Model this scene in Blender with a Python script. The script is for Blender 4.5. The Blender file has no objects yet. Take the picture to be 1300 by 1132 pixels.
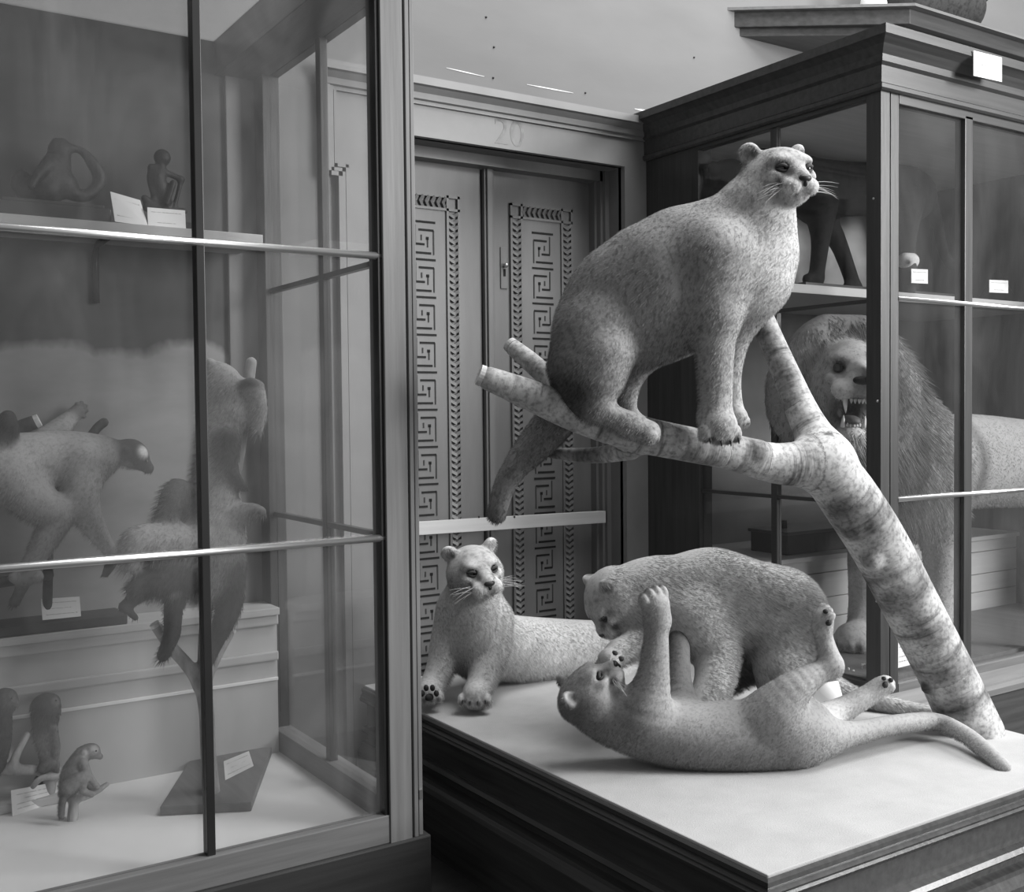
import bpy, bmesh, math, random
import numpy as np
from mathutils import Vector, Matrix
random.seed(7)
SC = bpy.context.scene
COL = SC.collection

# ------------------------------------------------------------------ camera
FPX, CX, CY = 1380.0, 650.0, 566.0
_th, _pi, _ro = math.radians(56.7), math.radians(1.83), math.radians(0.57)
CAM = np.array([0, 0, 1.65])
_h = np.array([math.sin(_th), -math.cos(_th), 0]); _f = np.array([math.cos(_th), math.sin(_th), 0]); _z = np.array([0, 0, 1.0])
FW = _f * math.cos(_pi) - _z * math.sin(_pi)
_up = _z * math.cos(_pi) + _f * math.sin(_pi)
RT = _h * math.cos(_ro) - _up * math.sin(_ro)
UP = _up * math.cos(_ro) + _h * math.sin(_ro)
def W(px, py, d=None, x=None, y=None, z=None):
    """world point seen at a photo pixel, at a depth or on a world plane"""
    v = FW + RT * (px - CX) / FPX - UP * (py - CY) / FPX
    if d is not None: t = d
    elif x is not None: t = x / v[0]
    elif y is not None: t = y / v[1]
    else: t = (z - CAM[2]) / v[2]
    return CAM + v * t
def cdir(r, u, t):
    """direction from (right, up, toward viewer) components"""
    v = RT * r + UP * u - FW * t
    return v / np.linalg.norm(v)
cam = bpy.data.objects.new('camera', bpy.data.cameras.new('camera')); COL.objects.link(cam)
cam.data.sensor_width = 36.0; cam.data.sensor_fit = 'HORIZONTAL'; cam.data.lens = 36.0 * FPX / 1300.0
cam.data.clip_start = 0.05
cam.matrix_world = Matrix(((RT[0], UP[0], -FW[0], CAM[0]), (RT[1], UP[1], -FW[1], CAM[1]), (RT[2], UP[2], -FW[2], CAM[2]), (0, 0, 0, 1)))
SC.camera = cam

# ------------------------------------------------------------------ materials
def nodes(name):
    m = bpy.data.materials.new(name); m.use_nodes = True
    nt = m.node_tree; nt.nodes.clear()
    out = nt.nodes.new('ShaderNodeOutputMaterial')
    return m, nt, out
def N(nt, t, **kw):
    n = nt.nodes.new(t)
    for k, v in kw.items():
        if k in n.inputs: n.inputs[k].default_value = v
        else: setattr(n, k, v)
    return n
def noise_fac(nt, scale=(1, 1, 1), freq=5.0, detail=4.0, coord='Object', rough=0.55, dist=0.0):
    tc = N(nt, 'ShaderNodeTexCoord'); mp = N(nt, 'ShaderNodeMapping'); mp.inputs['Scale'].default_value = scale
    nz = N(nt, 'ShaderNodeTexNoise'); nz.inputs['Scale'].default_value = freq; nz.inputs['Detail'].default_value = detail
    nz.inputs['Roughness'].default_value = rough; nz.inputs['Distortion'].default_value = dist
    nt.links.new(tc.outputs[coord], mp.inputs['Vector']); nt.links.new(mp.outputs[0], nz.inputs['Vector'])
    return nz.outputs[0]
def ramp(nt, fac, stops):
    r = N(nt, 'ShaderNodeValToRGB'); el = r.color_ramp.elements
    while len(el) < len(stops): el.new(0.5)
    for e, (p, v) in zip(el, stops):
        e.position = p; e.color = (v, v, v, 1)
    nt.links.new(fac, r.inputs[0]); return r.outputs[0]
def mixc(nt, fac, a, b, mode='MIX'):
    n = N(nt, 'ShaderNodeMix'); n.data_type = 'RGBA'; n.blend_type = mode
    if isinstance(fac, (int, float)): n.inputs[0].default_value = fac
    else: nt.links.new(fac, n.inputs[0])
    for s, v in ((6, a), (7, b)):
        if isinstance(v, (int, float)): n.inputs[s].default_value = (v, v, v, 1)
        else: nt.links.new(v, n.inputs[s])
    return n.outputs[2]
def surf(name, v, rough=0.6, var=0.12, scale=(1, 1, 1), freq=6.0, bump=0.0, bfreq=None, spec=0.4, metal=0.0, detail=4.0):
    m, nt, out = nodes(name)
    b = N(nt, 'ShaderNodeBsdfPrincipled'); b.inputs['Roughness'].default_value = rough
    b.inputs['Specular IOR Level'].default_value = spec; b.inputs['Metallic'].default_value = metal
    f = noise_fac(nt, scale, freq, detail)
    c = ramp(nt, f, [(0.28, v * (1 - var)), (0.72, v * (1 + var))])
    nt.links.new(c, b.inputs['Base Color'])
    if bump:
        f2 = noise_fac(nt, scale, bfreq or freq * 4, 5.0)
        bp = N(nt, 'ShaderNodeBump'); bp.inputs['Strength'].default_value = bump; bp.inputs['Distance'].default_value = 0.004
        nt.links.new(f2, bp.inputs['Height']); nt.links.new(bp.outputs[0], b.inputs['Normal'])
    nt.links.new(b.outputs[0], out.inputs[0]); return m
def wood(name, v, axis, rough=0.38, var=0.3):
    s = [26, 26, 26]; s['xyz'.index(axis)] = 1.3
    return surf(name, v, rough, var, tuple(s), 1.6, 0.12, 3.0, 0.45)
M = {}
M['wall'] = surf('wall_paint', 0.165, 0.7, 0.10, (0.6, 1, 1.6), 2.2, 0.08, 40)
M['casing'] = surf('casing_paint', 0.215, 0.45, 0.10, (1, 1, 1), 5, 0.05, 30)
M['door'] = surf('door_paint', 0.155, 0.42, 0.10, (3, 3, 0.6), 5, 0.05, 30)
M['slot_shade'] = surf('door_slot_shade', 0.012, 0.8, 0.1)  # near-black colour stands in for the shade inside the fret cuts
M['groove_shade'] = surf('door_groove_shade', 0.05, 0.8, 0.1)  # dark colour stands in for fainter shade in the upright fret lines
M['case_v'] = wood('dark_wood_upright', 0.045, 'z', 0.33)
M['case_x'] = wood('dark_wood_rail', 0.06, 'x', 0.33)
M['case_y'] = wood('dark_wood_side_rail', 0.045, 'y', 0.33)
M['front_v'] = wood('worn_wood_post', 0.17, 'z', 0.5, 0.22)
M['front_x'] = wood('worn_wood_base', 0.15, 'x', 0.5, 0.2)
M['front_y'] = wood('worn_wood_side', 0.15, 'y', 0.5, 0.2)
M['plinth_y'] = wood('plinth_wood_side', 0.05, 'y', 0.26)
M['plinth_x'] = wood('plinth_wood_front', 0.07, 'x', 0.3)
M['pale_wood'] = wood('pale_planed_board', 0.52, 'x', 0.6, 0.08)
M['pale_board'] = wood('pale_painted_board', 0.42, 'x', 0.6, 0.06)
M['pale_sheet'] = surf('pale_painted_panel', 0.46, 0.7, 0.05, (1, 1, 1), 3)
M['casefloor'] = surf('whitewashed_case_floor', 0.70, 0.7, 0.06, (1, 1, 1), 4)
M['slab'] = wood('grey_stand_board', 0.13, 'y', 0.5, 0.15)
M['slab_dark'] = wood('dark_stand_board', 0.03, 'x', 0.5, 0.2)
M['nickel'] = surf('nickel_bar', 0.62, 0.28, 0.04, metal=0.9)
M['iron'] = surf('black_iron', 0.016, 0.4, 0.2)
M['cloth'] = surf('platform_cloth', 0.43, 0.95, 0.07, (1, 1, 1), 9, 0.35, 220)
M['paper'] = surf('card_paper', 0.80, 0.8, 0.03)
M['ink'] = surf('card_ink', 0.28, 0.8, 0.05)
M['floor'] = surf('dark_floorboards', 0.03, 0.45, 0.3, (1, 12, 1), 2)
M['ceil'] = surf('pale_case_ceiling', 0.5, 0.7, 0.08, (1, 14, 1), 2)
M['eye'] = surf('glass_eye', 0.012, 0.08, 0.1, spec=0.8)
M['eye_rim'] = surf('eye_rim', 0.02, 0.5, 0.1)
M['lid'] = surf('eyelid_fur', 0.06, 0.8, 0.2, freq=80)
M['nose'] = surf('nose_leather', 0.025, 0.45, 0.2, freq=60)
M['pad'] = surf('paw_pad', 0.03, 0.7, 0.3, freq=40)
M['tooth'] = surf('tooth_ivory', 0.72, 0.4, 0.06)
M['tongue'] = surf('tongue_painted', 0.12, 0.6, 0.15, freq=40)
M['bronze'] = surf('dark_mummified_fur', 0.022, 0.55, 0.5, (1, 1, 1), 35, 0.5, 120)
M['plaster'] = surf('white_plaster', 0.75, 0.7, 0.05)
M['whisker'] = surf('whisker', 0.7, 0.5, 0.02)

def glass_mat(name, dirt, seed):
    m, nt, out = nodes(name)
    tr = N(nt, 'ShaderNodeBsdfTransparent'); tr.inputs[0].default_value = (0.96, 0.96, 0.96, 1)
    gl = N(nt, 'ShaderNodeBsdfGlossy'); gl.inputs['Roughness'].default_value = 0.015
    df = N(nt, 'ShaderNodeBsdfDiffuse'); df.inputs[0].default_value = (0.8, 0.8, 0.8, 1)
    fr = N(nt, 'ShaderNodeFresnel'); geo = N(nt, 'ShaderNodeNewGeometry')
    ior = N(nt, 'ShaderNodeMath', operation='MULTIPLY_ADD'); nt.links.new(geo.outputs['Backfacing'], ior.inputs[0])
    ior.inputs[1].default_value = 1 / 1.34 - 1.34; ior.inputs[2].default_value = 1.34; nt.links.new(ior.outputs[0], fr.inputs[0])
    m1 = N(nt, 'ShaderNodeMixShader'); m2 = N(nt, 'ShaderNodeMixShader')
    nt.links.new(fr.outputs[0], m1.inputs[0]); nt.links.new(tr.outputs[0], m1.inputs[1]); nt.links.new(gl.outputs[0], m1.inputs[2])
    f = noise_fac(nt, (1.2, 1.2, 0.5), 2.6 + seed, 6.0, dist=0.8)
    r = ramp(nt, f, [(0.35, dirt * 0.25), (0.75, dirt)])
    nt.links.new(r, m2.inputs[0]); nt.links.new(m1.outputs[0], m2.inputs[1]); nt.links.new(df.outputs[0], m2.inputs[2])
    nt.links.new(m2.outputs[0], out.inputs[0]); return m
M['glass'] = glass_mat('case_glass_clear', 0.035, 0)
def dusty(name):
    m, nt, out = nodes(name)
    tr = N(nt, 'ShaderNodeBsdfTransparent'); tr.inputs[0].default_value = (0.6, 0.6, 0.6, 1); tl = N(nt, 'ShaderNodeBsdfTranslucent'); tl.inputs[0].default_value = (0.4, 0.4, 0.4, 1)
    mx = N(nt, 'ShaderNodeMixShader'); nt.links.new(ramp(nt, noise_fac(nt, (1, 1, 1), 3.0), [(0.3, 0.6), (0.7, 0.8)]), mx.inputs[0])
    nt.links.new(tr.outputs[0], mx.inputs[1]); nt.links.new(tl.outputs[0], mx.inputs[2]); nt.links.new(mx.outputs[0], out.inputs[0]); return m
M['glass_dusty'] = dusty('dusty_roof_glass')
M['glass_hazy'] = glass_mat('case_glass_hazy', 0.06, 0.7)

def painted_back(name, lo, hi, zmid, seed, soft=0.02):
    """painted backdrop: darker sky above a pale wavy bank"""
    m, nt, out = nodes(name)
    b = N(nt, 'ShaderNodeBsdfPrincipled'); b.inputs['Roughness'].default_value = 0.8; b.inputs['Specular IOR Level'].default_value = 0.2
    geo = N(nt, 'ShaderNodeNewGeometry'); sp = N(nt, 'ShaderNodeSeparateXYZ'); nt.links.new(geo.outputs['Position'], sp.inputs[0])
    n1 = noise_fac(nt, (1, 1, 0.6), 2.2 + seed, 6.0, 'Object')
    ma = N(nt, 'ShaderNodeMath', operation='MULTIPLY_ADD'); nt.links.new(n1, ma.inputs[0]); ma.inputs[1].default_value = 0.34
    nt.links.new(sp.outputs[2], ma.inputs[2])
    mr = N(nt, 'ShaderNodeMapRange'); nt.links.new(ma.outputs[0], mr.inputs[0])
    mr.inputs[1].default_value = zmid + 0.17 - soft; mr.inputs[2].default_value = zmid + 0.17 + soft
    n2 = noise_fac(nt, (1, 1, 2.2), 3.5, 5.0)
    lower = ramp(nt, n2, [(0.3, hi * 0.86), (0.7, hi * 1.1)])
    upper = ramp(nt, n2, [(0.3, lo * 0.85), (0.7, lo * 1.15)])
    nt.links.new(mixc(nt, mr.outputs[0], lower, upper), b.inputs['Base Color'])
    nt.links.new(b.outputs[0], out.inputs[0]); return m
M['backdrop_left'] = painted_back('painted_bank_backdrop', 0.085, 0.30, 1.87, 0.0)
M['backdrop_upper'] = painted_back('painted_hills_backdrop', 0.52, 0.30, 2.46, 1.3, 0.05)
M['backdrop_lower'] = painted_back('painted_scrub_backdrop', 0.10, 0.20, 1.55, 0.6, 0.08)

def fur_mat(name, mottle=0.25, freq=45.0, streak=(1, 1, 1), hair=False):
    m, nt, out = nodes(name)
    b = N(nt, 'ShaderNodeBsdfPrincipled'); b.inputs['Roughness'].default_value = 0.85; b.inputs['Specular IOR Level'].default_value = 0.12
    at = N(nt, 'ShaderNodeAttribute', attribute_name='tone')
    f = noise_fac(nt, streak, freq, 5.0)
    k = ramp(nt, f, [(0.34, 1 - mottle), (0.52, 1.06)])
    f2 = noise_fac(nt, (1, 1, 1), 7.0, 3.0)
    k2 = ramp(nt, f2, [(0.3, 0.82), (0.7, 1.0)])
    c = mixc(nt, 1.0, mixc(nt, 1.0, at.outputs['Color'], k, 'MULTIPLY'), k2, 'MULTIPLY')
    hi = N(nt, 'ShaderNodeHairInfo')        # strand to strand variation of the coat
    va = N(nt, 'ShaderNodeMapRange'); va.inputs[3].default_value = 0.55; va.inputs[4].default_value = 1.35; nt.links.new(hi.outputs['Random'], va.inputs[0])
    vm = N(nt, 'ShaderNodeMix'); vm.data_type = 'FLOAT'; vm.inputs[2].default_value = 1.0; nt.links.new(hi.outputs['Is Strand'], vm.inputs[0]); nt.links.new(va.outputs[0], vm.inputs[3])
    vc = N(nt, 'ShaderNodeCombineColor')
    for i in range(3): nt.links.new(vm.outputs[0], vc.inputs[i])
    c = mixc(nt, 1.0, c, vc.outputs[0], 'MULTIPLY')
    nt.links.new(c, b.inputs['Base Color'])
    bp = N(nt, 'ShaderNodeBump'); bp.inputs['Strength'].default_value = 0.35; bp.inputs['Distance'].default_value = 0.004
    nt.links.new(noise_fac(nt, streak, freq * 3, 4.0), bp.inputs['Height']); nt.links.new(bp.outputs[0], b.inputs['Normal'])
    nt.links.new(b.outputs[0], out.inputs[0]); return m
M['fur'] = fur_mat('puma_fur', 0.16, 90)
M['fur_flecked'] = fur_mat('flecked_puma_fur', 0.34, 85, (1, 1, 0.6))
M['fur_monkey'] = fur_mat('monkey_fur', 0.15, 80)
M['fur_lion'] = fur_mat('lion_fur', 0.15, 60)
M['fur_dark'] = fur_mat('black_fur', 0.4, 40)

def birch_mat():
    m, nt, out = nodes('birch_bark')
    b = N(nt, 'ShaderNodeBsdfPrincipled'); b.inputs['Roughness'].default_value = 0.65; b.inputs['Specular IOR Level'].default_value = 0.3
    al = N(nt, 'ShaderNodeAttribute', attribute_name='along')
    tc = N(nt, 'ShaderNodeTexCoord')
    mp = N(nt, 'ShaderNodeMapping'); mp.inputs['Scale'].default_value = (5, 5, 5); nt.links.new(tc.outputs['Object'], mp.inputs[0])
    def n4(wm, sc, det):
        nz = N(nt, 'ShaderNodeTexNoise', noise_dimensions='4D'); nz.inputs['Scale'].default_value = sc; nz.inputs['Detail'].default_value = det
        mu = N(nt, 'ShaderNodeMath', operation='MULTIPLY'); mu.inputs[1].default_value = wm
        nt.links.new(al.outputs['Fac'], mu.inputs[0]); nt.links.new(mu.outputs[0], nz.inputs['W']); nt.links.new(mp.outputs[0], nz.inputs['Vector'])
        return nz.outputs[0]
    bands = ramp(nt, n4(42, 1.0, 5.0), [(0.30, 0.22), (0.42, 0.58), (0.60, 0.70), (0.78, 0.46)])
    blot = ramp(nt, n4(9, 0.9, 6.0), [(0.30, 0.14), (0.42, 0.62), (0.54, 1.0)])
    lent = ramp(nt, n4(130, 2.6, 2.0), [(0.26, 0.22), (0.33, 1.0)])
    at = N(nt, 'ShaderNodeAttribute', attribute_name='tone')
    speck = ramp(nt, noise_fac(nt, (1, 1, 1), 70.0, 5.0), [(0.34, 0.55), (0.55, 1.0)])
    c = mixc(nt, 1.0, mixc(nt, 1.0, mixc(nt, 1.0, mixc(nt, 1.0, bands, blot, 'MULTIPLY'), lent, 'MULTIPLY'), speck, 'MULTIPLY'), at.outputs['Color'], 'MULTIPLY')
    nt.links.new(c, b.inputs['Base Color'])
    bp = N(nt, 'ShaderNodeBump'); bp.inputs['Strength'].default_value = 0.7; bp.inputs['Distance'].default_value = 0.008
    nt.links.new(n4(42, 1.0, 6.0), bp.inputs['Height']); nt.links.new(bp.outputs[0], b.inputs['Normal'])
    nt.links.new(b.outputs[0], out.inputs[0]); return m
M['birch'] = birch_mat()
M['cutwood'] = surf('cut_wood_end', 0.55, 0.8, 0.2, (1, 1, 1), 60)
M['bark'] = surf('grey_bark', 0.30, 0.8, 0.4, (1, 1, 0.4), 30, 0.6, 60)
M['bark_dark'] = surf('dark_bark', 0.07, 0.8, 0.4, (1, 1, 0.4), 30, 0.6, 60)

# ------------------------------------------------------------------ object helpers
def wloc(o):
    v = Vector((0, 0, 0))
    while o is not None:
        v += o.location; o = o.parent
    return v
def tag(o, label=None, cat=None, group=None, kind=None):
    if label: o['label'] = label
    if cat: o['category'] = cat
    if group: o['group'] = group
    if kind: o['kind'] = kind
    return o
def thing(name, label, cat, loc, group=None):
    o = bpy.data.objects.new(name, None); COL.objects.link(o); o.empty_display_size = 0.05
    o.location = Vector([float(a) for a in loc]); return tag(o, label, cat, group)
def link_mesh(name, me, mat, parent=None, origin=None):
    o = bpy.data.objects.new(name, me); COL.objects.link(o)
    if mat is not None and not me.materials: me.materials.append(mat)
    off = wloc(parent) if parent is not None else (Vector([float(a) for a in origin]) if origin is not None else Vector((0, 0, 0)))
    if off.length > 0: me.transform(Matrix.Translation(-off))
    if parent is not None: o.parent = parent
    else: o.location = off
    return o
class MB:
    def __init__(s): s.v = []; s.f = []
    def add(s, vs, fs):
        n = len(s.v); s.v += [tuple(float(c) for c in v) for v in vs]; s.f += [tuple(i + n for i in f) for f in fs]; return s
    def box(s, x0, x1, y0, y1, z0, z1):
        return s.add([(x, y, z) for x in (x0, x1) for y in (y0, y1) for z in (z0, z1)],
                     [(0, 1, 3, 2), (4, 6, 7, 5), (0, 4, 5, 1), (2, 3, 7, 6), (0, 2, 6, 4), (1, 5, 7, 3)])
    def obox(s, c, ax, ay, az):
        c, ax, ay, az = [np.array(q, float) for q in (c, ax, ay, az)]
        return s.add([c + i * ax + j * ay + k * az for i in (-1, 1) for j in (-1, 1) for k in (-1, 1)],
                     [(0, 1, 3, 2), (4, 6, 7, 5), (0, 4, 5, 1), (2, 3, 7, 6), (0, 2, 6, 4), (1, 5, 7, 3)])
    def prism(s, poly, z0, z1):
        n = len(poly)
        vs = [(p[0], p[1], z0) for p in poly] + [(p[0], p[1], z1) for p in poly]
        return s.add(vs, [tuple(range(n))[::-1], tuple(range(n, 2 * n))] + [(i, (i + 1) % n, n + (i + 1) % n, n + i) for i in range(n)])
    def sweep(s, path, prof, closed=False):
        """profile (out, z) swept along a plan path; 'out' is to the right of travel; mitred"""
        P = [np.array(p, float) for p in path]; n = len(P); offs = []
        for i in range(n):
            def nrm(a, b):
                d = b - a; d /= np.linalg.norm(d); return np.array([d[1], -d[0]])
            if closed or 0 < i < n - 1:
                n1 = nrm(P[i - 1], P[i]); n2 = nrm(P[i], P[(i + 1) % n]); m = n1 + n2; m /= max(1e-6, m @ n1)
            elif i == 0: m = nrm(P[0], P[1])
            else: m = nrm(P[-2], P[-1])
            offs.append(m)
        k = len(prof); vs = []
        for i in range(n):
            for (o, z) in prof: vs.append((P[i][0] + offs[i][0] * o, P[i][1] + offs[i][1] * o, z))
        fs = []
        for i in range(n if closed else n - 1):
            j = (i + 1) % n
            for a in range(k):
                b = (a + 1) % k; fs.append((i * k + a, j * k + a, j * k + b, i * k + b))
        if not closed: fs += [tuple(range(k))[::-1], tuple(range((n - 1) * k, n * k))]
        return s.add(vs, fs)
    def tube(s, pts, rad, seg=8, cap=True):
        P = [np.array(p, float) for p in pts]; n = len(P)
        if isinstance(rad, (int, float)): rad = [rad] * n
        ref = np.array([0.31, 0.22, 0.93]); vs = []
        for i in range(n):
            t = P[min(i + 1, n - 1)] - P[max(i - 1, 0)]; t /= np.linalg.norm(t)
            a = np.cross(t, ref)
            if np.linalg.norm(a) < 0.1: a = np.cross(t, np.array([1.0, 0, 0]))
            a /= np.linalg.norm(a); b = np.cross(t, a)
            for q in range(seg):
                w = 2 * math.pi * q / seg; vs.append(P[i] + rad[i] * (math.cos(w) * a + math.sin(w) * b))
        fs = [(i * seg + q, i * seg + (q + 1) % seg, (i + 1) * seg + (q + 1) % seg, (i + 1) * seg + q) for i in range(n - 1) for q in range(seg)]
        if cap: fs += [tuple(range(seg))[::-1], tuple(range((n - 1) * seg, n * seg))]
        return s.add(vs, fs)
    def ball(s, c, r, seg=14, R=None):
        c = np.array(c, float); r = np.array([r] * 3 if isinstance(r, (int, float)) else r, float)
        R = np.eye(3) if R is None else R; vs = []; rings = seg // 2
        for i in range(1, rings):
            a = math.pi * i / rings
            for q in range(seg):
                w = 2 * math.pi * q / seg
                vs.append(c + R @ (r * np.array([math.sin(a) * math.cos(w), math.sin(a) * math.sin(w), math.cos(a)])))
        vs += [c + R @ (r * np.array([0, 0, 1.0])), c - R @ (r * np.array([0, 0, 1.0]))]
        t, b = len(vs) - 2, len(vs) - 1
        fs = [(i * seg + q, (i + 1) * seg + q, (i + 1) * seg + (q + 1) % seg, i * seg + (q + 1) % seg) for i in range(rings - 2) for q in range(seg)]
        fs += [(t, q, (q + 1) % seg) for q in range(seg)] + [(b, (rings - 2) * seg + (q + 1) % seg, (rings - 2) * seg + q) for q in range(seg)]
        return s.add(vs, fs)
    def build(s, name, mat, parent=None, smooth=False, bevel=0.0, origin=None):
        if not s.v: return None
        me = bpy.data.meshes.new(name); me.from_pydata(s.v, [], s.f)
        bm = bmesh.new(); bm.from_mesh(me); bmesh.ops.recalc_face_normals(bm, faces=bm.faces)
        if bevel: bmesh.ops.bevel(bm, geom=bm.edges[:], offset=bevel, segments=2, affect='EDGES', profile=0.6, clamp_overlap=True)
        bm.to_mesh(me); bm.free()
        if smooth: me.polygons.foreach_set('use_smooth', [True] * len(me.polygons))
        if origin == 'base':
            a = np.array(s.v); origin = ((a[:, 0].min() + a[:, 0].max()) / 2, (a[:, 1].min() + a[:, 1].max()) / 2, a[:, 2].min())
        return link_mesh(name, me, mat, parent, origin)
def box(name, mat, parent, x0, x1, y0, y1, z0, z1, bevel=0.0, origin=None):
    return MB().box(x0, x1, y0, y1, z0, z1).build(name, mat, parent, False, bevel, origin)
def struct(o): o['kind'] = 'structure'; return o

# ------------------------------------------------------------------ implicit bodies
def unit(v): v = np.array(v, float); return v / np.linalg.norm(v)
def frame(fwd, up):
    x = unit(fwd); y = unit(np.cross(np.array(up, float), x)); z = np.cross(x, y)
    return np.stack([x, y, z], 1)
class Sdf:
    """smooth union of round cones and ellipsoids, polygonised with surface nets"""
    def __init__(s, res=0.006, tone=0.4, k=0.03): s.res, s.t0, s.k0 = res, tone, k; s.P = []; s.S = []
    def rc(s, a, b, ra, rb=None, k=None, t=None, sub=False, n=None, q=1.0):
        s.P.append(('rc', np.array(a, float), np.array(b, float), ra, ra if rb is None else rb, s.k0 if k is None else k, s.t0 if t is None else t, sub, None if n is None else unit(n), q)); return s
    def chain(s, pts, k=None, t=None, n=None, q=1.0):
        P = [np.array(p[0], float) for p in pts]; r = [p[1] for p in pts]; m = len(P); Q = []
        for i in range(m - 1):      # Catmull-Rom refinement
            p0, p1, p2, p3 = P[max(i - 1, 0)], P[i], P[i + 1], P[min(i + 2, m - 1)]; r0, r1, r2, r3 = r[max(i - 1, 0)], r[i], r[i + 1], r[min(i + 2, m - 1)]
            for j in range(4 if m > 2 else 1):
                u = j / 4.0; c = lambda a, b, e, d: 0.5 * (2 * b + (e - a) * u + (2 * a - 5 * b + 4 * e - d) * u * u + (3 * b - a - 3 * e + d) * u ** 3)
                Q.append((c(p0, p1, p2, p3), float(c(r0, r1, r2, r3))))
        Q.append((P[-1], r[-1]))
        s.P.append(('ch', Q, None, None, None, s.k0 if k is None else k, s.t0 if t is None else t, False, None if n is None else unit(n), q)); return s
    def el(s, c, r, R=None, k=None, t=None, sub=False):
        r = np.array([r] * 3 if isinstance(r, (int, float)) else r, float)
        s.P.append(('el', np.array(c, float), np.eye(3) if R is None else R, r, None, s.k0 if k is None else k, s.t0 if t is None else t, sub, None, 1.0)); return s
    def spot(s, c, r, t, w=1.0): s.S.append((np.array(c, float), r, t, w)); return s
    @staticmethod
    def dist(p, X):
        if p[0] == 'ch':
            D = None
            for (a, ra), (b, rb) in zip(p[1][:-1], p[1][1:]):
                d = Sdf.dist(('rc', a, b, ra, rb, 0, 0, False, p[8], p[9]), X); D = d if D is None else np.minimum(D, d)
            return D
        if p[0] == 'rc':
            _, a, b, ra, rb, _, _, _, n, q = p
            Y = X - a; ba = b - a
            if n is not None:
                Y = Y + np.tensordot(Y, n, 1)[..., None] * n * (1 / q - 1); ba = ba + n * (n @ ba) * (1 / q - 1)
            L = max(ba @ ba, 1e-12); h = np.clip(np.tensordot(Y, ba, 1) / L, 0, 1)
            return (np.linalg.norm(Y - h[..., None] * ba, axis=-1) - (ra + (rb - ra) * h)) * (q if n is not None else 1.0)
        _, c, R, r = p[:4]
        Y = np.tensordot(X - c, R, 1); k0 = np.linalg.norm(Y / r, axis=-1); k1 = np.linalg.norm(Y / r ** 2, axis=-1)
        return np.where(k1 > 1e-9, k0 * (k0 - 1) / np.maximum(k1, 1e-9), -r.min())
    @staticmethod
    def bounds(p):
        if p[0] == 'ch':
            return np.min([a - r for a, r in p[1]], 0), np.max([a + r for a, r in p[1]], 0)
        if p[0] == 'rc':
            m = max(p[3], p[4]); return np.minimum(p[1], p[2]) - m, np.maximum(p[1], p[2]) + m
        e = np.sqrt(((p[2] * p[3]) ** 2).sum(1)); return p[1] - e, p[1] + e
    def mesh(s, name):
        res = s.res; bs = [s.bounds(p) for p in s.P if not p[7]]
        lo = np.min([b[0] for b in bs], 0) - 3 * res - 0.01; hi = np.max([b[1] for b in bs], 0) + 3 * res + 0.01
        n = np.ceil((hi - lo) / res).astype(int) + 1
        F = np.full(n, 1.0, np.float32)
        ax = [lo[i] + res * np.arange(n[i]) for i in range(3)]
        for p in s.P:
            k = max(p[5], 1e-4); b0, b1 = s.bounds(p); mg = k * 1.2 + 3 * res
            i0 = np.maximum(0, np.floor((b0 - mg - lo) / res).astype(int)); i1 = np.minimum(n, np.ceil((b1 + mg - lo) / res).astype(int) + 1)
            if (i1 <= i0).any(): continue
            sl = tuple(slice(a, b) for a, b in zip(i0, i1))
            X = np.stack(np.meshgrid(*[ax[i][sl[i]] for i in range(3)], indexing='ij'), -1)
            d = s.dist(p, X); f = F[sl]
            if p[7]:
                h = np.maximum(k - np.abs(f + d), 0) / k; F[sl] = np.maximum(f, -d) + h * h * k / 4
            else:
                h = np.maximum(k - np.abs(f - d), 0) / k; F[sl] = np.minimum(f, d) - h * h * k / 4
        S = F < 0; cnt = np.zeros(np.array(n) - 1, np.int8)
        co = [(i, j, k) for i in (0, 1) for j in (0, 1) for k in (0, 1)]
        for (i, j, k) in co: cnt += S[i:n[0] - 1 + i, j:n[1] - 1 + j, k:n[2] - 1 + k]
        act = (cnt > 0) & (cnt < 8); idx = np.argwhere(act)
        val = np.stack([F[idx[:, 0] + i, idx[:, 1] + j, idx[:, 2] + k] for (i, j, k) in co], 1)
        acc = np.zeros((len(idx), 3)); num = np.zeros(len(idx)); cc = np.array(co, float)
        for a in range(8):
            for b in range(a + 1, 8):
                if np.abs(cc[a] - cc[b]).sum() != 1: continue
                va, vb = val[:, a], val[:, b]; cr = (va < 0) != (vb < 0)
                t = np.where(cr, va / np.where(cr, va - vb, 1), 0)
                acc += np.where(cr[:, None], cc[a] + t[:, None] * (cc[b] - cc[a]), 0); num += cr
        V = lo + (idx + acc / num[:, None]) * res
        vid = np.full(act.shape, -1, np.int64); vid[act] = np.arange(len(idx)); Q = []
        for axis in range(3):
            u, v = (axis + 1) % 3, (axis + 2) % 3
            A = np.take(S, range(n[axis] - 1), axis); B = np.take(S, range(1, n[axis]), axis)
            e = np.argwhere(A != B); e = e[(e[:, u] > 0) & (e[:, v] > 0) & (e[:, u] < n[u] - 1) & (e[:, v] < n[v] - 1)]
            def cell(du, dv):
                c = e.copy(); c[:, u] += du; c[:, v] += dv; return vid[c[:, 0], c[:, 1], c[:, 2]]
            q = np.stack([cell(-1, -1), cell(0, -1), cell(0, 0), cell(-1, 0)], 1)
            fl = ~A[e[:, 0], e[:, 1], e[:, 2]]; q[fl] = q[fl][:, ::-1]; Q.append(q)
        Q = np.concatenate(Q); Q = Q[(Q >= 0).all(1)]
        # tones
        w = np.zeros(len(V)); tt = np.zeros(len(V)); best = np.full(len(V), 9.0)
        for p in s.P:
            if p[7]: continue
            d = s.dist(p, V); g = np.exp(-np.maximum(d + 0.002, 0) / 0.010) + 1e-9; w += g; tt += g * p[6]
        tone = tt / w
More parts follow.
